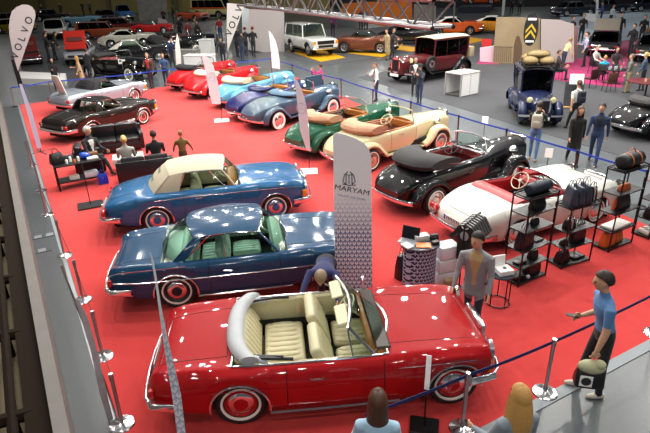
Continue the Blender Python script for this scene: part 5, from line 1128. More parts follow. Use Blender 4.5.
# clothes rail
p = G(459, 287); q2 = G(474, 272); d = (q2-p).normalized(); ln = (q2-p).length; h = math.atan2(d.y, d.x); t = thing('clothes_rail', 'black clothes rail between the reception desk and the first rack', 'clothes rail', (p.x, p.y, ON), h); b = MB()
for x in (0, ln): b.tube([(x, -.22, .02), (x, .22, .02)], .014, 6); b.tube([(x, 0, .02), (x, 0, 1.25)], .014, 6)
b.tube([(0, 0, 1.25), (ln, 0, 1.25)], .014, 6); b.build('frame', BLACKMETAL, t)
for k in range(7):
    x = .06+(ln-.12)*k/6; o = Vector((p.x, p.y, ON))+Matrix.Rotation(h, 3, 'Z') @ Vector((x, 0, 0)); col = ['#0d0d0f', '#15161a', '#0f1013', '#1b1c22', '#101114', '#17181c', '#0c0c0e'][k]
    g = thing('hanging_shirt', 'black shirt with a white chest print at the front of the clothes rail' if k == 0 else 'dark garment on the clothes rail, '+['', 'second', 'third', 'fourth', 'fifth', 'sixth', 'last'][k]+' behind the printed shirt', 'shirt', o, h+PI/2, 'garments on the clothes rail'); b = MB()
    P = [(-.20, .62), (-.22, 1.20), (-.40, 1.02), (-.46, 1.10), (-.22, 1.36), (-.08, 1.39), (0, 1.36), (.08, 1.39), (.22, 1.36), (.46, 1.10), (.40, 1.02), (.22, 1.20), (.20, .62)]; b.prism([(x_*.58, -.035, z_*.88) for x_, z_ in P], (0, .07, 0)); b.build('cloth', cloth(col), g, smooth=0)
    b = MB(); b.tube([(-.10, 0, 1.20), (0, 0, 1.24), (.10, 0, 1.20)], .008, 5); b.tube([(0, 0, 1.24), (0, 0, 1.265)], .004, 5); b.build('hanger', WHITE, g)
    if k == 0: b = MB(); b.ell((0, .036, 1.02), (.08, .004, .09), 14, 8); b.build('chest_print', mat('pale_print', '#9aa0a4', .7), g); b = MB(); b.tube([(.06*math.cos(a), .03, 1.20+.04*math.sin(a)) for a in np.linspace(PI, 2*PI, 9)], .014, 5); b.build('collar', WHITE, g)
# ---------------------------------------------------------------- the lounge
SOFA = LEATHER_B
def sofa(label, p, rz, w, backs=2):
    t = thing('sofa', label, 'sofa', (p.x, p.y, ON), rz); b = MB(); b.box((0, 0, .20), (w, .80, .28), bev=.04, seg=2); b.build('base', SOFA, t)
    for k in range(backs):
        x = -w/2+.14+(w-.28)*(k+.5)/backs; b = MB(); b.box((x, -.06, .39), ((w-.28)/backs-.01, .66, .14), bev=.05, seg=2); b.build('seat_cushion', SOFA, t); b = MB(); b.box((x, .30, .62), ((w-.28)/backs-.01, .20, .50), bev=.05, seg=2, rot=(.12, 0, 0)); b.build('back_cushion', SOFA, t)
    for sg in (-1, 1): b = MB(); b.box((sg*(w/2-.07), -.02, .36), (.15, .78, .50), bev=.04, seg=2); b.build('armrest', SOFA, t)
    b = MB(); b.box((0, .40, .42), (w, .08, .70), bev=.03, seg=2); b.build('back_panel', SOFA, t)
    for sx in (-1, 1):
        for sy in (-1, 1): b = MB(); b.box((sx*(w/2-.1), sy*.32, .03), (.05, .05, .07)); b.build('foot', CHROME, t)
    return t
s1 = G(120, 152)+Vector((-.12, .2, 0)); sofa('black leather two-seat sofa facing the camera in the lounge', s1, math.radians(22), 1.75)
s2 = G(142, 186); s2 = Vector((-5.10, 14.40, 0)); sofa('black leather sofa turned away from the camera, right beside the light blue convertible', s2, math.radians(198), 1.55)
s3 = G(82, 163); sofa('black leather armchair at the left of the lounge', Vector((-7.15, 15.5, 0)), math.radians(112), .95, 1)
p = Vector((-6.0, 15.55, 0)); t = thing('coffee_table', 'low table between the two sofas, under a white cloth', 'table', (p.x, p.y, ON), math.radians(20)); b = MB(); b.box((0, 0, .42), (.85, .55, .03), bev=.005); b.build('tabletop', BLACKMETAL, t)
for sx in (-1, 1):
    for sy in (-1, 1): b = MB(); b.box((sx*.38, sy*.23, .2), (.04, .04, .42)); b.build('leg', BLACKMETAL, t)
b = MB(); b.box((0, 0, .437), (.9, .6, .006)); b.box((0, -.303, .34), (.9, .006, .2)); b.box((0, .303, .34), (.9, .006, .2)); o = b.build('tablecloth', mat('speckled_white_cloth', '#c9c4bc', .9, noise=.5, nscale=22), None, smooth=0); o.location = (p.x, p.y, ON); o.rotation_euler = (0, 0, math.radians(20)); tag(o, 'white speckled cloth over the low lounge table', 'tablecloth')
for i, (x, y, lb) in enumerate(((-.25, .05, 'left'), (.05, -.1, 'front'), (.25, .1, 'right'))):
    b = MB(); b.lathe([(.001, 0), (.03, 0), (.038, .09), (.034, .09), (.028, .01), (.001, .01)], 12); o = b.build('paper_cup', PAPER if i != 2 else BLACK, None); q = Matrix.Rotation(math.radians(20), 3, 'Z') @ Vector((x, y, 0)); o.location = (p.x+q.x, p.y+q.y, ON+.44); tag(o, ('white' if i != 2 else 'black')+' cup on the speckled tablecloth, the '+lb+' one', 'cup')
person('old man with white hair in a black suit sitting at the left of the lounge', Vector((-6.95, 15.25, 0)), -30, 1.76, '#0e0e10', '#121215', '#101010', '#cfcac2', 'short', dict(SIT, leg_l=(80, 50), leg_r=(84, 80), head=(20, 10)), z0=ON, vox=.018, inner='#c9c6c0')
person('blonde person sitting on the near sofa with their back to the camera', Vector((-5.62, 14.45, 0)), 110, 1.66, '#a8a49c', '#2a2a30', '#202020', '#c8a868', 'bun', dict(SIT), z0=ON, vox=.018)
person('dark-haired man in a black shirt sitting on the near sofa, right of the blonde', Vector((-4.85, 14.70, 0)), 110, 1.74, '#17181c', '#202126', '#202020', '#241812', 'short', dict(SIT), z0=ON, vox=.018)
# side table with clutter, left of the lounge
ta, tb_ = G(62, 192), G(104, 184); d = tb_-ta; h = math.atan2(d.y, d.x); c0 = (ta+tb_)/2; w = 1.25; t = thing('side_table', 'black rectangular table piled with clutter left of the lounge', 'table', (c0.x, c0.y, ON), h); b = MB(); b.box((0, .28, .70), (w, .58, .04), bev=.006); b.build('tabletop', BLACKMETAL, t); b = MB(); b.box((0, .28, .22), (w-.1, .5, .03)); b.build('lower_shelf', BLACKMETAL, t)
for sx in (-1, 1):
    for sy in (0, 1): b = MB(); b.box((sx*(w/2-.04), .03+.5*sy, .34), (.05, .05, .70)); b.build('leg', BLACKMETAL, t)
def on_t(x, y, z=.732): q = Matrix.Rotation(h, 3, 'Z') @ Vector((x, y, 0)); return Vector((c0.x+q.x, c0.y+q.y, z))
bag('black rucksack slumped on the left end of the cluttered table', on_t(-.48, .34), h+.4, (.36, .24, .30), '#101013', name='rucksack'); bag('black jacket bundle behind the cups on the cluttered table', on_t(-.2, .46), h, (.34, .18, .16), '#16161a', handle=False, name='jacket_bundle', cat='jacket')
for i, (x, y, hh) in enumerate(((-.26, .14, .12), (-.15, .24, .16), (-.06, .12, .10), (.05, .22, .14))):
    b = MB(); b.lathe([(.001, 0), (.032, 0), (.036, hh*.8), (.025, hh), (.001, hh)], 12); o = b.build('paper_cup', PAPER if i != 2 else mat('orange_cup', '#d07030', .5)); o.location = on_t(x, y); tag(o, ['white cup at the left of the row on the cluttered table', 'tall white bottle-like cup on the cluttered table', 'orange cup on the cluttered table', 'white cup beside the blue bag on the cluttered table'][i], 'cup')
b = MB(); b.ell((0, 0, .09), (.16, .13, .10), 18, 10); o = b.build('blue_bag', mat('blue_plastic', '#1346b4', .35)); o.location = on_t(.24, .40, .722); tag(o, 'round bright blue bag on the cluttered table', 'bag'); wallet('stack of white papers at the right end of the cluttered table', on_t(.42, .22), h, (.30, .22, .05), '#dedbd4', 'papers', 'paper_stack'); wallet('brown folder at the back of the cluttered table', on_t(.46, .48), h, (.30, .18, .12), '#7a5432', 'folder', 'folder_box')
bag('shiny blue carrier bag on the floor under the right end of the cluttered table', Vector((*on_t(.56, .02)[:2], ON)), h, (.28, .16, .30), '#1438c0', name='carrier_bag'); wallet('white box under the cluttered table', on_t(.30, .2, .247), h, (.36, .26, .14), '#c9ccd4', 'box', 'white_box'); wallet('pair of white trainers under the cluttered table', on_t(-.15, .2, .247), h, (.26, .18, .10), '#d4d2cc', 'shoes', 'trainers')
# ---------------------------------------------------------------- things people carry
def place_in_hand(info, idx): 
    wr, f, sg = info['hands'][idx]; M = Matrix.Translation(info['root'].location) @ Matrix.Rotation(info['root'].rotation_euler.z, 4, 'Z') @ Matrix.Diagonal((info['k'],)*3+(1,)); return M @ (wr+f*.09), (Matrix.Rotation(info['root'].rotation_euler.z, 3, 'Z') @ f)
hp, hf = place_in_hand(man, 0); t = bag('black basket bag with a pale scarf inside, carried by the man in the blue T-shirt', Vector((hp.x, hp.y, hp.z-.42)), -.25, (.36, .20, .24), '#141416', name='basket_bag')
b = MB(); b.ell((0, 0, .27), (.17, .085, .10), 14, 8); b.ell((.08, -.02, .33), (.08, .06, .07), 10, 6); b.build('scarf', mat('pale_green_scarf', '#b9b894', .9, bump=.5, nscale=25), t)
b = MB(); b.box((-.06, -.112, .12), (.15, .006, .16)); o = b.build('white_label', PAPER, t); b = MB(); b.lathe([(.001, 0), (.06, 0), (.06, .004), (.001, .004)], 18, axis='y', T=Matrix.Translation((-.06, -.120, .12))); b.build('round_emblem', mat('dark_print'), o)
hp, hf = place_in_hand(man, 1); b = MB(); b.box((0, 0, 0), (.15, .075, .01), bev=.004); o = b.build('mobile_phone', BLACK); o.location = hp+Vector((-.04, 0, .03)); o.rotation_euler = (0, -.15, math.radians(172)); tag(o, 'black mobile phone in the hand of the man in the blue T-shirt', 'phone')
def backpack(label, info, col, scale=1.0):
    q = Matrix.Translation(info['root'].location) @ Matrix.Rotation(info['root'].rotation_euler.z, 4, 'Z') @ Matrix.Diagonal((info['k'],)*3+(1,)); c = q @ info['sp'](.30, -.20); t = thing('backpack', label, 'backpack', c, info['root'].rotation_euler.z); m = mat('bag_'+col.strip('#'), col, .7); b = MB(); b.box((0, 0, 0), (.16, .30, .44), bev=.07, seg=3); b.build('body', m, t); b = MB(); b.box((-.09, 0, -.08), (.06, .22, .20), bev=.025, seg=2); b.build('front_pocket', m, t)
    for sg in (-1, 1): b = MB(); b.tube([(.07, sg*.09, .20), (.13, sg*.10, .25), (.24, sg*.11, .20), (.29, sg*.12, .05), (.22, sg*.15, -.12), (.08, sg*.12, -.18)], .02, 6, flat=.4); b.build('shoulder_strap', m, t)
backpack('pale grey backpack worn by the person photographing behind the white roadster', rs, '#a8a294'); backpack('dark navy backpack worn by the man in the white T-shirt', ws, '#161a2c')
# ---------------------------------------------------------------- cars and stands farther off
def bgcar(name, label, A, B, base, pm, gh=None, open_=None, roofm=None, side=-1, style='plain', k=None, seats=None, glass_m=DARKGLASS, head=None, hub=STEEL, extra=None, n=26, lift=.012, trim=None, lamps=True):
    P = dict(base); P['open'] = open_ or (.30, .66); c = Car(P); r = car_root(name, label, c, A, B, head, side, lift=lift); s = k or far_scale((A.y+(B.y if B is not None else A.y))/2); r.scale = (s, s, s)
    if head is not None: # keep the given wheel where it was measured
        h = math.radians(head); mid = A+Vector((math.cos(h), math.sin(h), 0))*P['wb']/2*s-Vector((-math.sin(h), math.cos(h), 0))*side*P['track']/2*s; r.location = (mid.x, mid.y, lift)
    c.body(r, pm, n); c.interior(r, seats or mat('dark_cabin', '#2a2624', .7)); four_wheels(r, c, style, hub, n=16)
    for fr in (True, False): bumper(c, r, fr, h=.10)
    xe = c.x0+c.L
    b = MB(); b.box((xe-.0, 0, .60), (.06, P['W']*.55, .14), bev=.02); b.build('grille', BLACK, r)
    for sg in (1, -1):
        if lamps: lampT(r, 'headlight', (xe-.05, sg*P['W']*.36, .66), .09, LENS_W)
        b = MB(); b.box((c.x0+.03, sg*P['W']*.36, .62), (.07, .22, .10), bev=.02); b.build('tail_lamp', LENS_R, r)
    if gh: greenhouse(r, c, gh, roofm or pm, glass_m, trim or CHROME)
    else: windscreen(r, c, c.x_of(.63), .25, 1.22, .55)
    seams(c, r, [.39, .655]); handles(c, r, [.46], .75)
    for y in (.33, -.33): seat(r, c.x_of(.5), y, .5, seats or mat('dark_cabin'), .36, .45, .5, .25, 3, 'seat')
    if extra: extra(r, c)
    plate(r, (c.x0-.03, 0, .52))
    return r, c
GH_SALOON = dict(xwb=.68, xwt=.60, xrt=.25, xrb=.16, xcb=.22, xct=.28, zr=1.44, wt=.60, pillars=[.44], kf=.12, kr=.12, yb=.84, crown=.06, pr=.03)
GH_COUPE = dict(xwb=.64, xwt=.54, xrt=.32, xrb=.12, xcb=.27, xct=.33, zr=1.28, wt=.55, pillars=[], kf=.14, kr=.14, yb=.82, crown=.07, pr=.03)
GH_ESTATE = dict(xwb=.70, xwt=.62, xrt=.06, xrb=.02, xcb=.09, xct=.09, zr=1.45, wt=.64, pillars=[.30, .50], kf=.10, kr=.04, yb=.86, crown=.05, pr=.035, drop=.0)
BOXY = dict(L=4.47, W=1.78, wb=2.54, ro=1.08, wr=.38, arch=.46, track=1.48,
    w=[(0, .94), (.02, .97), (.1, 1), (.9, .99), (.98, .95), (1, .92)], zs=[(0, .98), (.02, 1.02), (.3, 1.05), (.7, 1.04), (.97, .98), (1, .92)], zt=[(0, 1.0), (.02, 1.05), (.3, 1.08), (.66, 1.09), (.97, 1.02), (1, .94)],
    sill=[(0, .50), (.1, .42), (.9, .42), (1, .5)])
MODERN = dict(W111, L=4.55, W=1.74, wb=2.62, ro=1.05, ridge=.0, track=1.44)
SPORT = dict(SL190, L=4.25, W=1.70, wb=2.27, ro=1.0, ridge=.03, track=1.42)
def rr_extra(r, c):
    b = MB(); b.box((c.x0+c.L+.005, 0, .82), (.03, 1.1, .20)); b.build('black_grille_panel', BLACK, r)
    for sg in (1, -1): b = MB(); b.box((c.x0+c.L-.0, sg*.74, .82), (.06, .16, .18), bev=.01); b.build('indicator_lamp', LENS_O, r)
OFFW = paint('off_white_paint', '#cfd0cc', .35)
bgcar('off_road_car', 'white boxy off-roader on a yellow platform by the grey partition', G(293.5, 52.5), G(312, 57), BOXY, OFFW, dict(xwb=.66, xwt=.60, xrt=.03, xrb=.015, xcb=.05, xct=.05, zr=1.80, wt=.70, pillars=[.33, .50], kf=.06, kr=.03, yb=.88, crown=.05, pr=.035, drop=0), open_=(.06, .66), glass_m=GLASS, seats=mat('pale_cabin', '#a8a08c', .7), extra=rr_extra, k=1.24, lift=.06)
COP = paint('copper_brown_paint', '#6e3d2b', .25, .3)
bgcar('sports_car', 'copper brown targa-roofed sports car on a yellow platform', G(344.5, 53.5), None, SPORT, COP, dict(GH_COUPE, zr=1.27, xwb=.66, xwt=.56, xrt=.36, xrb=.28), open_=(.34, .66), roofm=mat('black_targa_roof', '#1a1a1c', .6), glass_m=GLASS, head=-22, style='sport', k=1.28, lift=.06, seats=mat('tan_cabin', '#8a6a4a', .6))
bgcar('sports_car', 'black sports car on a platform behind the maroon saloon', G(390, 45), None, SPORT, paint('black_sports_paint', '#101216', .2), GH_COUPE, head=-20, style='sport', k=1.28, lift=.06)
ORG = paint('bright_orange_paint', '#d95a16', .25)
bgcar('sports_car', 'orange sports car with a white roof on a yellow platform', G(438, 36), None, SPORT, ORG, GH_COUPE, roofm=WHITE, head=-12, style='sport', k=1.32, lift=.06)
bgcar('sports_car', 'amber sports car with a white roof at the right of the orange one', G(478, 33.5), None, SPORT, paint('amber_paint', '#d98a1a', .25), GH_COUPE, roofm=WHITE, head=-25, style='sport', k=1.30, lift=.012)
# stage with an orange car on it, upper right
a_ = G(460, 15); slab('display_stage', [G(458, 13), G(489, 13), G(493, 9.5), G(464, 9.5)], 0, .9, mat('navy_stage_cloth', '#20253a', .7), kind=None, label='dark navy stage carrying an orange car at the top of the picture', cat='stage')
bgcar('sports_car', 'orange car on the dark navy stage at the top edge', G(470, 10), None, SPORT, ORG, GH_COUPE, head=-15, style='sport', k=1.5, lift=.90)
# maroon saloon with a cream roof
MAR = paint('maroon_paint', '#4a1416', .22)
def antique(name, label, A, B, side, body_m, wing_m, roof_m, zr, head=None, k=1.0, P=None, g=None, cap=None):
    P = dict(VINT, **(P or {})); P['open'] = (.06, .60); c = Car(P); r = car_root(name, label, c, A, B, head, side, lift=.012); r.scale = (k, k, k)
    if head is not None:
        h = math.radians(head); mid = A+Vector((math.cos(h), math.sin(h), 0))*P['wb']/2*k-Vector((-math.sin(h), math.cos(h), 0))*side*P['track']/2*k; r.location = (mid.x, mid.y, .012)
    c.body(r, body_m, 30); c.interior(r, mat('dark_cabin', '#2a2624', .7)); G2 = dict(xwb=.60, xwt=.585, xrt=.05, xrb=.02, xcb=.06, xct=.07, zr=zr, wt=.62, pillars=[.22, .42], kf=.02, kr=.06, yb=.86, crown=.07, pr=.04, drop=.02); G2.update(g or {}); G2['top_m'] = roof_m; greenhouse(r, c, G2, body_m, DARKGLASS, body_m)
    # body-coloured window frames
    b = MB(); 
    for sg in (1, -1):
        X = np.linspace(c.x_of(.05), c.x_of(.60), 10); b.tube([(x, sg*c.w(x)*.86, zr-.11) for x in X], .05, 6)
    b.build('cant_rail', body_m, r)
    for sg in (1, -1):
        wing(r, c, c.xf, sg, wing_m, True, tail=.6); wing(r, c, c.xr, sg, wing_m, False); b = MB(); b.box((0, sg*.66, .36), (P['wb']-1.2, .26, .04), bev=.012); b.build('running_board', wing_m, r)
        for x in (c.xf, c.xr): make_wheel(r, x, sg*P['track']/2, P['wr'], .14, 'plain', sg, cap or body_m, 18)
        T = Matrix.Translation((c.xf+.25, sg*.42, .98)); b = MB(); b.lathe([(.001, -.18), (.08, -.12), (.12, 0)], 14, axis='x', T=T); l = b.build('headlight', CHROME, r); b = MB(); b.lathe([(.115, 0), (.09, .03), (.001, .04)], 14, axis='x', T=T); b.build('lamp_lens', mat('warm_lamp_glass', '#d8cfa0', .15, 0, 1.), l)
    b = MB(); b.box((0, 0, .45), (P['wb'], .8, .12)); b.build('chassis', UNDER, r)
    xe = c.x0+c.L; b = MB(); rows = []
    for x in (xe-.04, xe+.05): rows.append([(x, .27*math.cos(a) if abs(math.cos(a)) < .98 else .27*math.cos(a), .82+.36*math.sin(a)) for a in np.linspace(0, 2*PI, 20, endpoint=False)])
    b.grid(rows, closed=True, cap=True); g_ = b.build('radiator_shell', CHROME, r); b = MB(); b.box((xe+.056, 0, .80), (.012, .40, .50)); b.build('grille_mesh', BLACK, g_)
    b = MB(); rows = []
    for t in np.linspace(-1, 1, 9): rows.append([Vector((c.xf+.62-.08*t*t+.02*math.cos(a), t*.82, .46+.05*math.sin(a))) for a in np.linspace(0, 2*PI, 6, endpoint=False)])
    b.grid(rows, closed=True, cap=True); b.build('front_bumper', CHROME, r)
    plate(r, (xe+.12, 0, .40), front=True); handles(c, r, [.25, .42], .85)
    return r, c
A, B = G(461, 76), G(413, 85)
mr, mc = antique('vintage_saloon', 'maroon vintage saloon with a cream roof on the charcoal carpet', A, None, 1, MAR, paint('black_wing_paint', '#0a0a0c', .2), mat('cream_roof_fabric', '#bfb49a', .8), 1.86, head=217, k=1.22, P=dict(L=4.4, W=1.50, wb=2.9, ro=.75, wr=.36))
o = make_wheel(mr, mc.xf-.72, .70, .34, .14, 'plain', 1, MAR, 18); o.name = 'spare_wheel'; o.location = (mc.xf-.72, .72, .78)
b = MB(); b.box((mc.x0-.18, 0, 1.0), (.35, 1.0, .5), bev=.06, seg=2); b.build('luggage_trunk', mat('canvas_trunk', '#a8977a', .9, bump=.6, nscale=10), mr)
cr, cc = antique('vintage_truck', 'dark navy vintage car facing the camera with sacks tied on its roof', G(541, 109), None, 1, paint('deep_navy_paint', '#141d3e', .22), paint('deep_navy_paint', '#141d3e'), mat('dark_roof', '#15161c', .7), 1.95, head=-101, k=.98, P=dict(L=4.2, W=1.46, wb=2.75, ro=.75, wr=.38, track=1.30))
wr_ = Matrix.Translation(cr.location) @ Matrix.Rotation(cr.rotation_euler.z, 4, 'Z') @ Matrix.Diagonal((.98, .98, .98, 1))
b = MB()
for y in (-.5, .5): b.tube([(-1.25, y, 2.05), (.45, y, 2.05)], .02, 6)
for x in (-1.2, -.6, 0, .45): b.tube([(x, -.55, 2.05), (x, .55, 2.05)], .02, 6); b.tube([(x, -.5, 1.89), (x, -.5, 2.05)], .02, 5); b.tube([(x, .5, 1.89), (x, .5, 2.05)], .02, 5)
b.build('roof_rack', BLACKMETAL, cr)
for i, (x, y, z, s, lb) in enumerate(((.1, -.30, 2.23, (.42, .28, .17), 'the front left one'), (.1, .30, 2.22, (.40, .30, .16), 'the front right one'), (-.6, 0, 2.26, (.36, .55, .20), 'the long one behind'), (-.1, .0, 2.45, (.35, .42, .14), 'the top one'))):
    b = MB(); b.ell((0, 0, 0), s, 16, 10); b.tube([(0, s[1]*1.02*math.cos(a), s[2]*1.02*math.sin(a)) for a in np.linspace(0, 2*PI, 18, endpoint=False)], .02, 5, closed=True); o = b.build('sack', mat('jute_sacking', '#7d6c48', .95, noise=.35, nscale=6, bump=.8)); o.location = wr_ @ Vector((x, y, z)); o.rotation_euler = (0, 0, cr.rotation_euler.z); tag(o, 'jute sack on the roof rack of the vintage car, '+lb, 'sack', 'sacks on the roof rack')
# dark cars at the right
DGR = paint('dark_grey_paint', '#1f1d20', .25)
def hatch(r, c):
    b = MB(); b.box((c.x0+.30, 0, 1.75), (.75, 1.25, .05), bev=.02, rot=(0, -.9, 0)); b.build('raised_tailgate', mat('silver_tailgate', '#8a8478', .3, .6), r)
bgcar('estate_car', 'dark grey car seen from behind on the magenta carpet', G(616, 57), None, MODERN, DGR, dict(GH_SALOON, xrt=.16, xrb=.06), head=62, k=1.22, extra=hatch, lift=.02)
bgcar('saloon_car', 'dark car at the right edge beside the brown-jacketed person', G(666, 63), None, MODERN, DGR, GH_SALOON, head=58, k=1.2, lift=.02)
vintage('convertible_car', 'black vintage car cut off by the right edge above the display racks', G(652, 140), head=20, P=dict(VINT, **big), body=BLK, seats=BURG, top=mat('black_roof_cloth', '#2c2b2c'))
DBL = paint('dark_blue_paint', '#16202e', .2)
for i, (x, y, hd, lb) in enumerate(((566, 17, 10, 'dark blue saloon at the left of the pale stand at the top right'), (598, 14, 5, 'dark blue saloon in the middle of the pale stand at the top right'), (640, 12, 0, 'dark blue saloon at the right of the pale stand at the top right'))): bgcar('saloon_car', lb, G(x, y), None, MODERN, DBL, GH_SALOON, head=hd, k=1.35, lift=.03, n=20)
# left half of the hall
bgcar('estate_car', 'white estate car facing away at the upper left, by the letter flag', G(67, 38), None, MODERN, OFFW, GH_ESTATE, open_=(.10, .70), head=112, k=1.45, n=20)
bgcar('convertible_car', 'pale blue convertible near the yellow back wall', G(68, 27), None, dict(PONTON), paint('pale_blue_paint', '#7fb0c8', .3), None, head=12, k=1.35, n=20)
def bonnet_up(col, lbl=None):
    def f(r, c):
        b = MB(); b.box((c.x_of(.80), 0, 1.55), (.05, 1.35, 1.25), bev=.02, rot=(0, -.45, 0)); o = b.build('raised_bonnet', col, r); b = MB(); b.box((c.x_of(.80)+.03, 0, 1.60), (.05, .95, .30), bev=.04, rot=(0, -.45, 0)); b.build('bonnet_inner', mat('bonnet_underside', '#5a2622', .6), o); b = MB(); b.box((c.x_of(.82), 0, .80), (.9, 1.1, .3), bev=.05); b.build('engine', mat('engine_dark', '#2a2a2c', .5, .5), r)
    return f
bgcar('estate_car', 'orange-brown estate car with a pale raised bonnet at the upper left', G(88, 40), None, MODERN, paint('rust_brown_paint', '#8a3f22', .3), GH_ESTATE, open_=(.10, .70), head=8, k=1.25, n=20)
bgcar('estate_car', 'dark red estate car behind the white fastback coupe', G(108, 34), None, MODERN, paint('dark_red_paint', '#5e1512', .25), GH_ESTATE, open_=(.10, .70), head=10, k=1.25, n=20)
bgcar('coupe_car', 'white fastback coupe at the upper left, beyond the black vintage cars', G(112, 49), None, dict(SPORT, L=4.35, W=1.70), paint('cream_white_paint', '#d6d4c4', .3), GH_COUPE, head=16, k=1.25)
bgcar('saloon_car', 'pale grey car with its red bonnet raised at the upper left', G(74, 60), None, MODERN, mat('silver_grey_paint'), GH_SALOON, head=-75, k=1.1, extra=bonnet_up(paint('scarlet_paint', '#c02c22', .3)))
bgcar('saloon_car', 'dark red car with a chrome bumper behind the white plinth at the left edge', G(20, 62), None, MODERN, paint('dark_red_paint', '#5e1512'), GH_SALOON, head=-60, k=.95, extra=bonnet_up(paint('dark_red_paint', '#5e1512')))
slab('display_plinth', [G(18, 84), G(66, 86), G(67, 79), G(20, 77)], 0, .35, WHITE, kind=None, label='low white plinth behind the blue belt at the left edge', cat='plinth')
bgcar('saloon_car', 'black rounded saloon with a white roof in front of the white fastback coupe', G(118, 64), None, dict(PONTON), BLK, dict(GH_COUPE, zr=1.5), roofm=paint('cream_white_paint', '#d6d4c4'), head=14, k=1.1, glass_m=GLASS)
vintage('vintage_car', 'black vintage car with chrome headlamps behind the silver roadster', G(96, 78), head=-28, P=dict(VINT, **big), body=BLK, seats=BURG, top=mat('black_roof_cloth', '#2c2b2c')).scale = (1.1,)*3
vintage('vintage_car', 'black vintage car with a raised roof at the right of the rounded black saloon', G(159, 57), head=30, P=dict(VINT, **big), body=BLK, seats=BURG, top=mat('black_roof_cloth', '#2c2b2c'), top_size=(.55, .4)).scale = (1.05,)*3
vintage('vintage_car', 'black open car at the far aisle left of the narrow white banner', G(168, 51), head=-10, P=dict(VINT, **big), body=BLK, seats=BURG, top=mat('black_roof_cloth', '#2c2b2c')).scale = (1.15,)*3
bgcar('saloon_car', 'black saloon with lit headlamps near the yellow back wall', G(97, 23), None, MODERN, BLK, GH_SALOON, head=-50, k=1.4, n=20); bgcar('pickup_truck', 'blue pickup near the yellow back wall', G(116, 20), None, BOXY, paint('pickup_blue_paint', '#2d6ea8', .35), dict(GH_SALOON, zr=1.75, xrt=.40, xrb=.36, xcb=.42, xct=.43, pillars=[]), head=-60, k=1.4, n=20)
bgcar('saloon_car', 'black saloon at the far left behind the letter flag', G(0, 27), None, MODERN, BLK, GH_SALOON, head=15, k=1.4, n=20); bgcar('saloon_car', 'black saloon below the yellow back wall, left of the white estate', G(40, 22), None, MODERN, BLK, GH_SALOON, head=20, k=1.4, n=20); bgcar('saloon_car', 'yellow-olive car low at the far left edge', G(0, 34), None, MODERN, paint('olive_yellow_paint', '#8a7a22', .35), GH_SALOON, head=15, k=1.25, n=20)
bgcar('sports_car', 'small red car beyond the white fastback coupe', G(140, 35), None, SPORT, RD2, None, head=10, k=1.2, n=20); bgcar('sports_car', 'orange-red vintage car in the far middle aisle', G(181, 21), None, SPORT, paint('orange_red_paint', '#c0502e', .3), None, head=-30, k=1.35, n=20)
VAN = dict(BOXY, L=4.4, W=1.75, zs=[(0, 1.0), (.02, 1.12), (.97, 1.12), (1, .95)], zt=[(0, 1.02), (.02, 1.15), (.97, 1.15), (1, .98)], ro=1.0)
def van_band(r, c): c.line(r, 'orange_band', 1.0, .01, .985, lambda x: c.sidez(x, .93), .07, ORG); b = MB(); b.box((c.x0+c.L+.01, 0, 1.08), (.04, 1.5, .14)); b.build('front_band', ORG, r)
bgcar('minibus', 'cream minibus with an orange band in the far middle aisle', G(199, 19), None, VAN, paint('pale_yellow_paint', '#d3c98a', .35), dict(xwb=.985, xwt=.90, xrt=.04, xrb=.02, xcb=.06, xct=.06, zr=1.98, wt=.74, pillars=[.25, .45, .65], kf=.06, kr=.03, yb=.88, crown=.10, pr=.04, drop=0), open_=(.05, .97), head=-22, k=1.55, extra=van_band, n=20)
# ---------------------------------------------------------------- partitions, panels, counters
def panel(name, label, base, poly, m, thick=.12, cat='partition', z=0.):
    t, c_, L_ = flag(name, label, base, poly, m, 'none', cat=cat, thick=thick, z=z); c_.name = 'board'; return t, c_, L_
panel('partition', 'large light grey partition beside the white off-roader', (262, 52), [(249, 9), (284, 11), (284.5, 56), (247, 49)], mat('light_grey_partition', '#a9a2a0', .8), .3)
panel('partition', 'pale blue-white edge panel at the left of the grey partition', (246, 49), [(241.5, 7), (249, 9), (248, 49), (243, 48)], mat('pale_white_panel', '#ccd6da', .7), .3)
panel('partition', 'tall grey photo wall panel at the far middle', (155, 20), [(136, -4), (166, -4), (168, 18), (140, 22)], mat('photo_wall', '#8a8884', .8, noise=.5, nscale=1.2), .3)
panel('partition', 'low grey partition at the end of the photo wall', (162, 32), [(158, 18), (167, 20), (168, 33), (158, 32)], mat('light_grey_partition'), .2)
MP = mat('sepia_poster', '#8f7d60', .7, noise=.35, nscale=.7)
t, c_, L_ = panel('poster_panel', 'sepia poster panel with a double chevron emblem behind the vintage car', (520, 64), [(496.5, 17), (540, 18), (540, 64), (492.5, 63)], MP, .2, 'panel')
b = MB(); e = L_([(531, 29.5)])[0]; wd_ = .42; hh = .98
rows = [[(e.x+wd_*s*math.cos(a), -.11, e.z+hh*s*(abs(math.sin(a))**.8)*(1 if math.sin(a) > 0 else -1)) for a in np.linspace(0, 2*PI, 24, endpoint=False)] for s in (1, .001)]; b.grid(rows, closed=True); em = b.build('emblem_plate', mat('emblem_black', '#14161a', .5), c_); b = MB()
for dz in (.15, -.22): b.prism([(e.x-.30, -.125, e.z-.18+dz), (e.x, -.125, e.z+.22+dz), (e.x+.30, -.125, e.z-.18+dz), (e.x+.30, -.125, e.z-.36+dz), (e.x, -.125, e.z+.04+dz), (e.x-.30, -.125, e.z-.36+dz)], (0, .02, 0))
b.build('chevrons', mat('emblem_yellow', '#c8a82c', .5), em, smooth=0); b = MB(); b.box((e.x, -.12, e.z+.62), (.5, .02, .14)); b.box((e.x, -.12, e.z-.70), (.5, .02, .12)); b.build('emblem_band', PAPER, em)
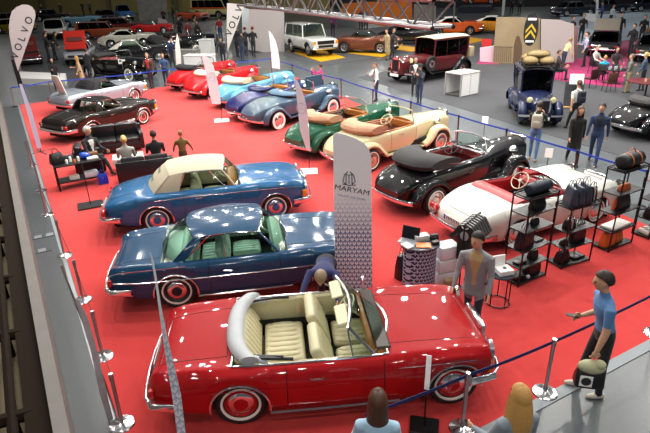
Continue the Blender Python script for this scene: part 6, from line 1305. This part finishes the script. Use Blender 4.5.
b = MB(); P = L_([(513, 63), (514, 45), (516, 37), (518, 35), (520, 37), (522, 45), (522, 63)]); b.prism([(p.x, -.11, p.z) for p in P], (0, .012, 0)); b.build('printed_figure', mat('sepia_dark', '#5a4434', .7), c_, smooth=0); b = MB()
for k in range(9): P = L_([(494.5+2*k, 62), (495.2+2*k, 46)]); b.tube([(P[0].x, -.105, P[0].z), (P[1].x, -.105, P[1].z)], .025, 4)
P = L_([(494, 46), (513, 47)]); b.tube([(P[0].x, -.105, P[0].z), (P[1].x, -.105, P[1].z)], .03, 4); b.build('printed_railing', mat('sepia_mid', '#6e5c46', .7), c_)
panel('partition', 'plain pale grey panel right of the sepia poster', (555, 66), [(541, 19), (560, 20), (574, 24), (574, 62), (541, 64)], mat('pale_grey_panel', '#a39a98', .8), .15)
panel('partition', 'brown and pink panel at the counter right of the pale grey panel', (570, 62), [(566, 24), (578, 27), (577, 60), (566, 58)], mat('brown_pink_panel', '#7a5a58', .8, noise=.3, nscale=2), .12)
panel('light_box', 'red light box with a white figure two at the left of the poster panel', (486, 50), [(481.5, 39), (492, 39), (491, 50), (482, 50)], mat('red_sign', '#d42a2a', .6), .15, 'sign')
panel('partition', 'small white and pink counter left of the sepia poster', (486, 62), [(480, 48), (494, 46), (493, 62), (480, 61)], mat('pink_white_counter', '#d8b8c4', .7), .4, 'counter')
panel('partition', 'orange stand wall seen through the lighting truss', (395, 27), [(342, 4), (362, 2), (412, 1), (412, 24), (384, 26), (342, 18)], mat('orange_stand_wall', '#cf6c12', .7), .3)
panel('partition', 'grey stand wall behind the end of the lighting truss', (432, 30), [(414, 4), (436, 6), (436, 29), (414, 27)], mat('grey_stand_wall', '#77706c', .8), .3)
panel('white_sign', 'white sign board with a small print on the pale stand at the top right', (588, 27), [(583.5, 13), (596, 14), (595.5, 22), (584, 20)], PAPER, .1, 'sign')
panel('white_pole', 'white pole left of the sepia poster at the top of the picture', (502, 16), [(503, -6), (506, -6), (504, 15.5), (501.5, 15.5)], WHITE, .2, 'pole')
panel('white_pole', 'white pole on the pale stand at the top right', (596, 17), [(596.5, -6), (599, -6), (598, 17.4), (595.5, 17.4)], WHITE, .2, 'pole')
# open white display case on the charcoal carpet
p = G(460, 97.5); t = thing('display_case', 'white frame display case on the charcoal carpet before the maroon saloon', 'display case', (p.x, p.y, .012), math.radians(36)); W_, D_, H_ = 1.30, .95, 1.05; alu = mat('pale_aluminium', '#b9babb', .4, .5)
for x in (0, W_):
    for y in (0, D_): b = MB(); b.box((x, y, H_/2), (.06, .06, H_)); b.build('post', alu, t)
b = MB(); b.box((W_/2, D_/2, H_), (W_+.06, D_+.06, .06), bev=.01); b.build('top', mat('printed_top', '#b8b2a6', .7, noise=.35, nscale=7), t); b = MB(); b.box((W_/2, 0, H_/2), (W_, .03, H_-.06)); b.build('front_panel', WHITE, t); b = MB(); b.box((W_/2, D_, H_/2), (W_, .03, H_-.06)); b.build('back_panel', WHITE, t); b = MB(); b.box((W_/2, D_/2, .05), (W_, D_, .04)); b.build('floor_panel', mat('case_floor', '#4a4a4c', .6), t); b = MB(); b.box((W_*.5, -.018, H_/2), (.02, .01, H_-.06)); b.build('panel_joint', alu, t)
# white tables and box in the far aisle
for lb, px, sz, m in (('white cube plinth in the aisle by the people in jackets', (208, 56), (1.0, .7, 1.25), WHITE), ('white counter by the belt behind the red roadsters', (201, 70), (1.9, .8, .95), WHITE), ('grey display table with papers left of the white counter', (188, 62), (1.8, .8, .85), mat('grey_counter', '#8a8884', .7))):
    p = G(*px); t = thing('display_counter', lb, 'counter', (p.x, p.y, 0), -.25); b = MB(); b.box((0, 0, sz[2]/2), (sz[0], sz[1], sz[2])); b.build('cabinet', m, t); b = MB(); b.box((0, 0, sz[2]+.02), (sz[0]+.08, sz[1]+.08, .04), bev=.01); b.build('top', m, t)
# boarded easel and bench near the seated group
p = G(572, 108); t = thing('pull_up_stand', 'dark angled lectern with a white card beside the man in the white T-shirt', 'stand', (p.x, p.y, .012), -.25); b = MB(); b.box((0, 0, .03), (.95, .3, .06), bev=.01); b.build('base', mat('pale_wood_base', '#b08a50', .6), t); b = MB(); b.box((0, .12, .55), (.75, .04, 1.05), rot=(-.25, 0, 0)); b.build('panel', mat('dark_grey_board', '#3a3a3e', .6), t); b = MB(); b.box((.0, .0, 1.2), (.55, .02, .42), rot=(-.25, 0, 0)); b.build('card', PAPER, t)
def cafe_table(label, px, r, h, m, legs=True):
    p = G(*px); t = thing('cafe_table', label, 'table', (p.x, p.y, .02)); b = MB(); b.lathe([(.001, h-.03), (r, h-.03), (r, h), (.001, h)], 22); b.build('tabletop', m, t); b = MB(); b.lathe([(.035, .03), (.035, h-.03)], 10); b.build('pole', BLACKMETAL, t)
    for k in range(4): a = PI/4+k*PI/2; b = MB(); b.tube([(0, 0, .06), (r*.75*math.cos(a), r*.75*math.sin(a), .015)], .018, 5); b.build('leg', BLACKMETAL, t)
    return p
MRT = mat('dark_red_tabletop', '#5a1620', .5)
p = cafe_table('dark red cafe table with a cup at the right edge, below the denim-jacketed woman', (644, 99), .85, .78, MRT); b = MB(); b.lathe([(.001, 0), (.06, 0), (.07, .12), (.05, .12)], 12); o = b.build('paper_cup', mat('beige_cup', '#c9a88a', .6)); o.location = (p.x-.15, p.y-.1, .80); tag(o, 'beige cup on the dark red cafe table', 'cup')
p = cafe_table('low table with glasses between the seated people', (611, 84), .6, .72, mat('dark_tabletop', '#1c1416', .4)); 
for i in range(5):
    b = MB(); b.lathe([(.001, 0), (.03, 0), (.035, .14), (.02, .16)], 10); o = b.build('drinking_glass', mat('pale_glassware', '#b4bcc4', .15)); o.location = (p.x-.3+.15*i, p.y-.1+.12*(i % 2), .74); tag(o, 'small glass on the low table between the seated people', 'glass', 'glasses on the low table')
def chair(label, px, face, m, z=.02):
    p = G(*px); t = thing('cafe_chair', label, 'chair', (p.x, p.y, z), math.radians(face)); b = MB(); b.box((0, 0, .45), (.46, .46, .07), bev=.03, seg=2); b.build('seat', m, t); b = MB(); b.box((-.21, 0, .70), (.06, .46, .44), bev=.03, seg=2); b.build('backrest', m, t)
    for x in (-.19, .19):
        for y in (-.19, .19): b = MB(); b.tube([(x, y, .42), (x*1.15, y*1.15, 0)], .014, 5); b.build('leg', BLACKMETAL, t)
    return p
CH = mat('dark_red_upholstery', '#3a1018', .6); CHB = mat('black_upholstery', '#141214', .6)
chair('dark chair holding the pair with the turquoise shirt', (601, 82), 40, CHB); chair('black chair of the seated man in the white shirt', (593, 74), 0, CHB); chair('dark red chair in front of the seated group, turned away', (589, 88), 110, CH); chair('brown chair between the seated group and the denim-jacketed woman', (608, 92), 90, mat('brown_upholstery', '#4a2a22', .6)); chair('dark chair beside the vintage car, occupied by a person in dark clothes', (556, 80), 0, CHB)
def sit(label, px, face, top, hair='#2a1d14', style='short', female=False, H=1.72): p = G(*px); person(label, p, face, H*1.08, top, '#1b1c22', '#151515', hair, style, SIT, vox=.03, z0=.02, female=female)
sit('seated person in a white shirt at the low table', (593, 74), -60, '#c9c2b8', '#4a3226'); sit('seated child in a turquoise shirt with their back to the camera', (601, 82), 70, '#1f9fc4', '#a8804a', H=1.5); sit('seated person in a dark top at the far side of the low table', (613, 76), -100, '#2a2024', '#2a1810'); sit('seated person in dark brown clothes beside the vintage car', (556, 80), -30, '#2c2018', '#3a2416'); 
# ---------------------------------------------------------------- lighting truss over the carpet
P0 = Vector((2.07, 10.25, 4.355)); P1 = P0+(Vector((-3.4, 24, 4.36))-P0)*1.02; ad = (P1-P0).normalized(); wv = Vector((ad.y, -ad.x, 0))*.46; up = Vector((0, 0, .48)); ALU = mat('truss_aluminium', '#8b898b', .35, .8)
t = thing('lighting_truss', 'aluminium lattice lighting truss hanging over the far side of the carpet', 'truss', P0); ch = [Vector((0, 0, 0)), wv, up, wv+up]; Ln = (P1-P0).length
for c0_ in ch: b = MB(); b.tube([c0_, c0_+ad*Ln], .045, 8); b.build('chord', ALU, t)
b = MB(); N_ = int(Ln/.72)
for k in range(N_):
    x0_, x1_ = ad*(k*.72), ad*((k+1)*.72)
    for p_, q_ in ((ch[0], ch[2]), (ch[1], ch[3]), (ch[0], ch[1]), (ch[2], ch[3])): a1, a2 = (p_, q_) if k % 2 else (q_, p_); b.tube([a1+x0_, a2+x1_], .024, 5)
    if k % 4 == 0:
        for p_, q_ in ((ch[0], ch[2]), (ch[1], ch[3]), (ch[0], ch[1]), (ch[2], ch[3])): b.tube([p_+x0_, q_+x0_], .016, 5)
b.build('brace_lattice', ALU, t)
for i, c0_ in enumerate(ch): b = MB(); b.ell(c0_, (.045, .045, .045), 10, 6); b.build('end_coupling', BLACKMETAL, t)
for k in (1.0, 7.5, 13.5):
    b = MB(); b.tube([wv*.5+up+ad*k, wv*.5+ad*k+Vector((0, 0, 5.6))], .008, 5); b.build('suspension_wire', STEEL, t)
q = at_depth(258, 2, 23.0); b = MB(); b.box((0, 0, .0), (2.2, .5, .34), bev=.03); o = b.build('lamp_housing', BLACKMETAL, t); o.location = (q.x-P0.x, q.y-P0.y, 4.72+.52-P0.z); o.rotation_euler = (0, 0, math.atan2(ad.y, ad.x))
finish_people()
bpy.context.view_layer.update()
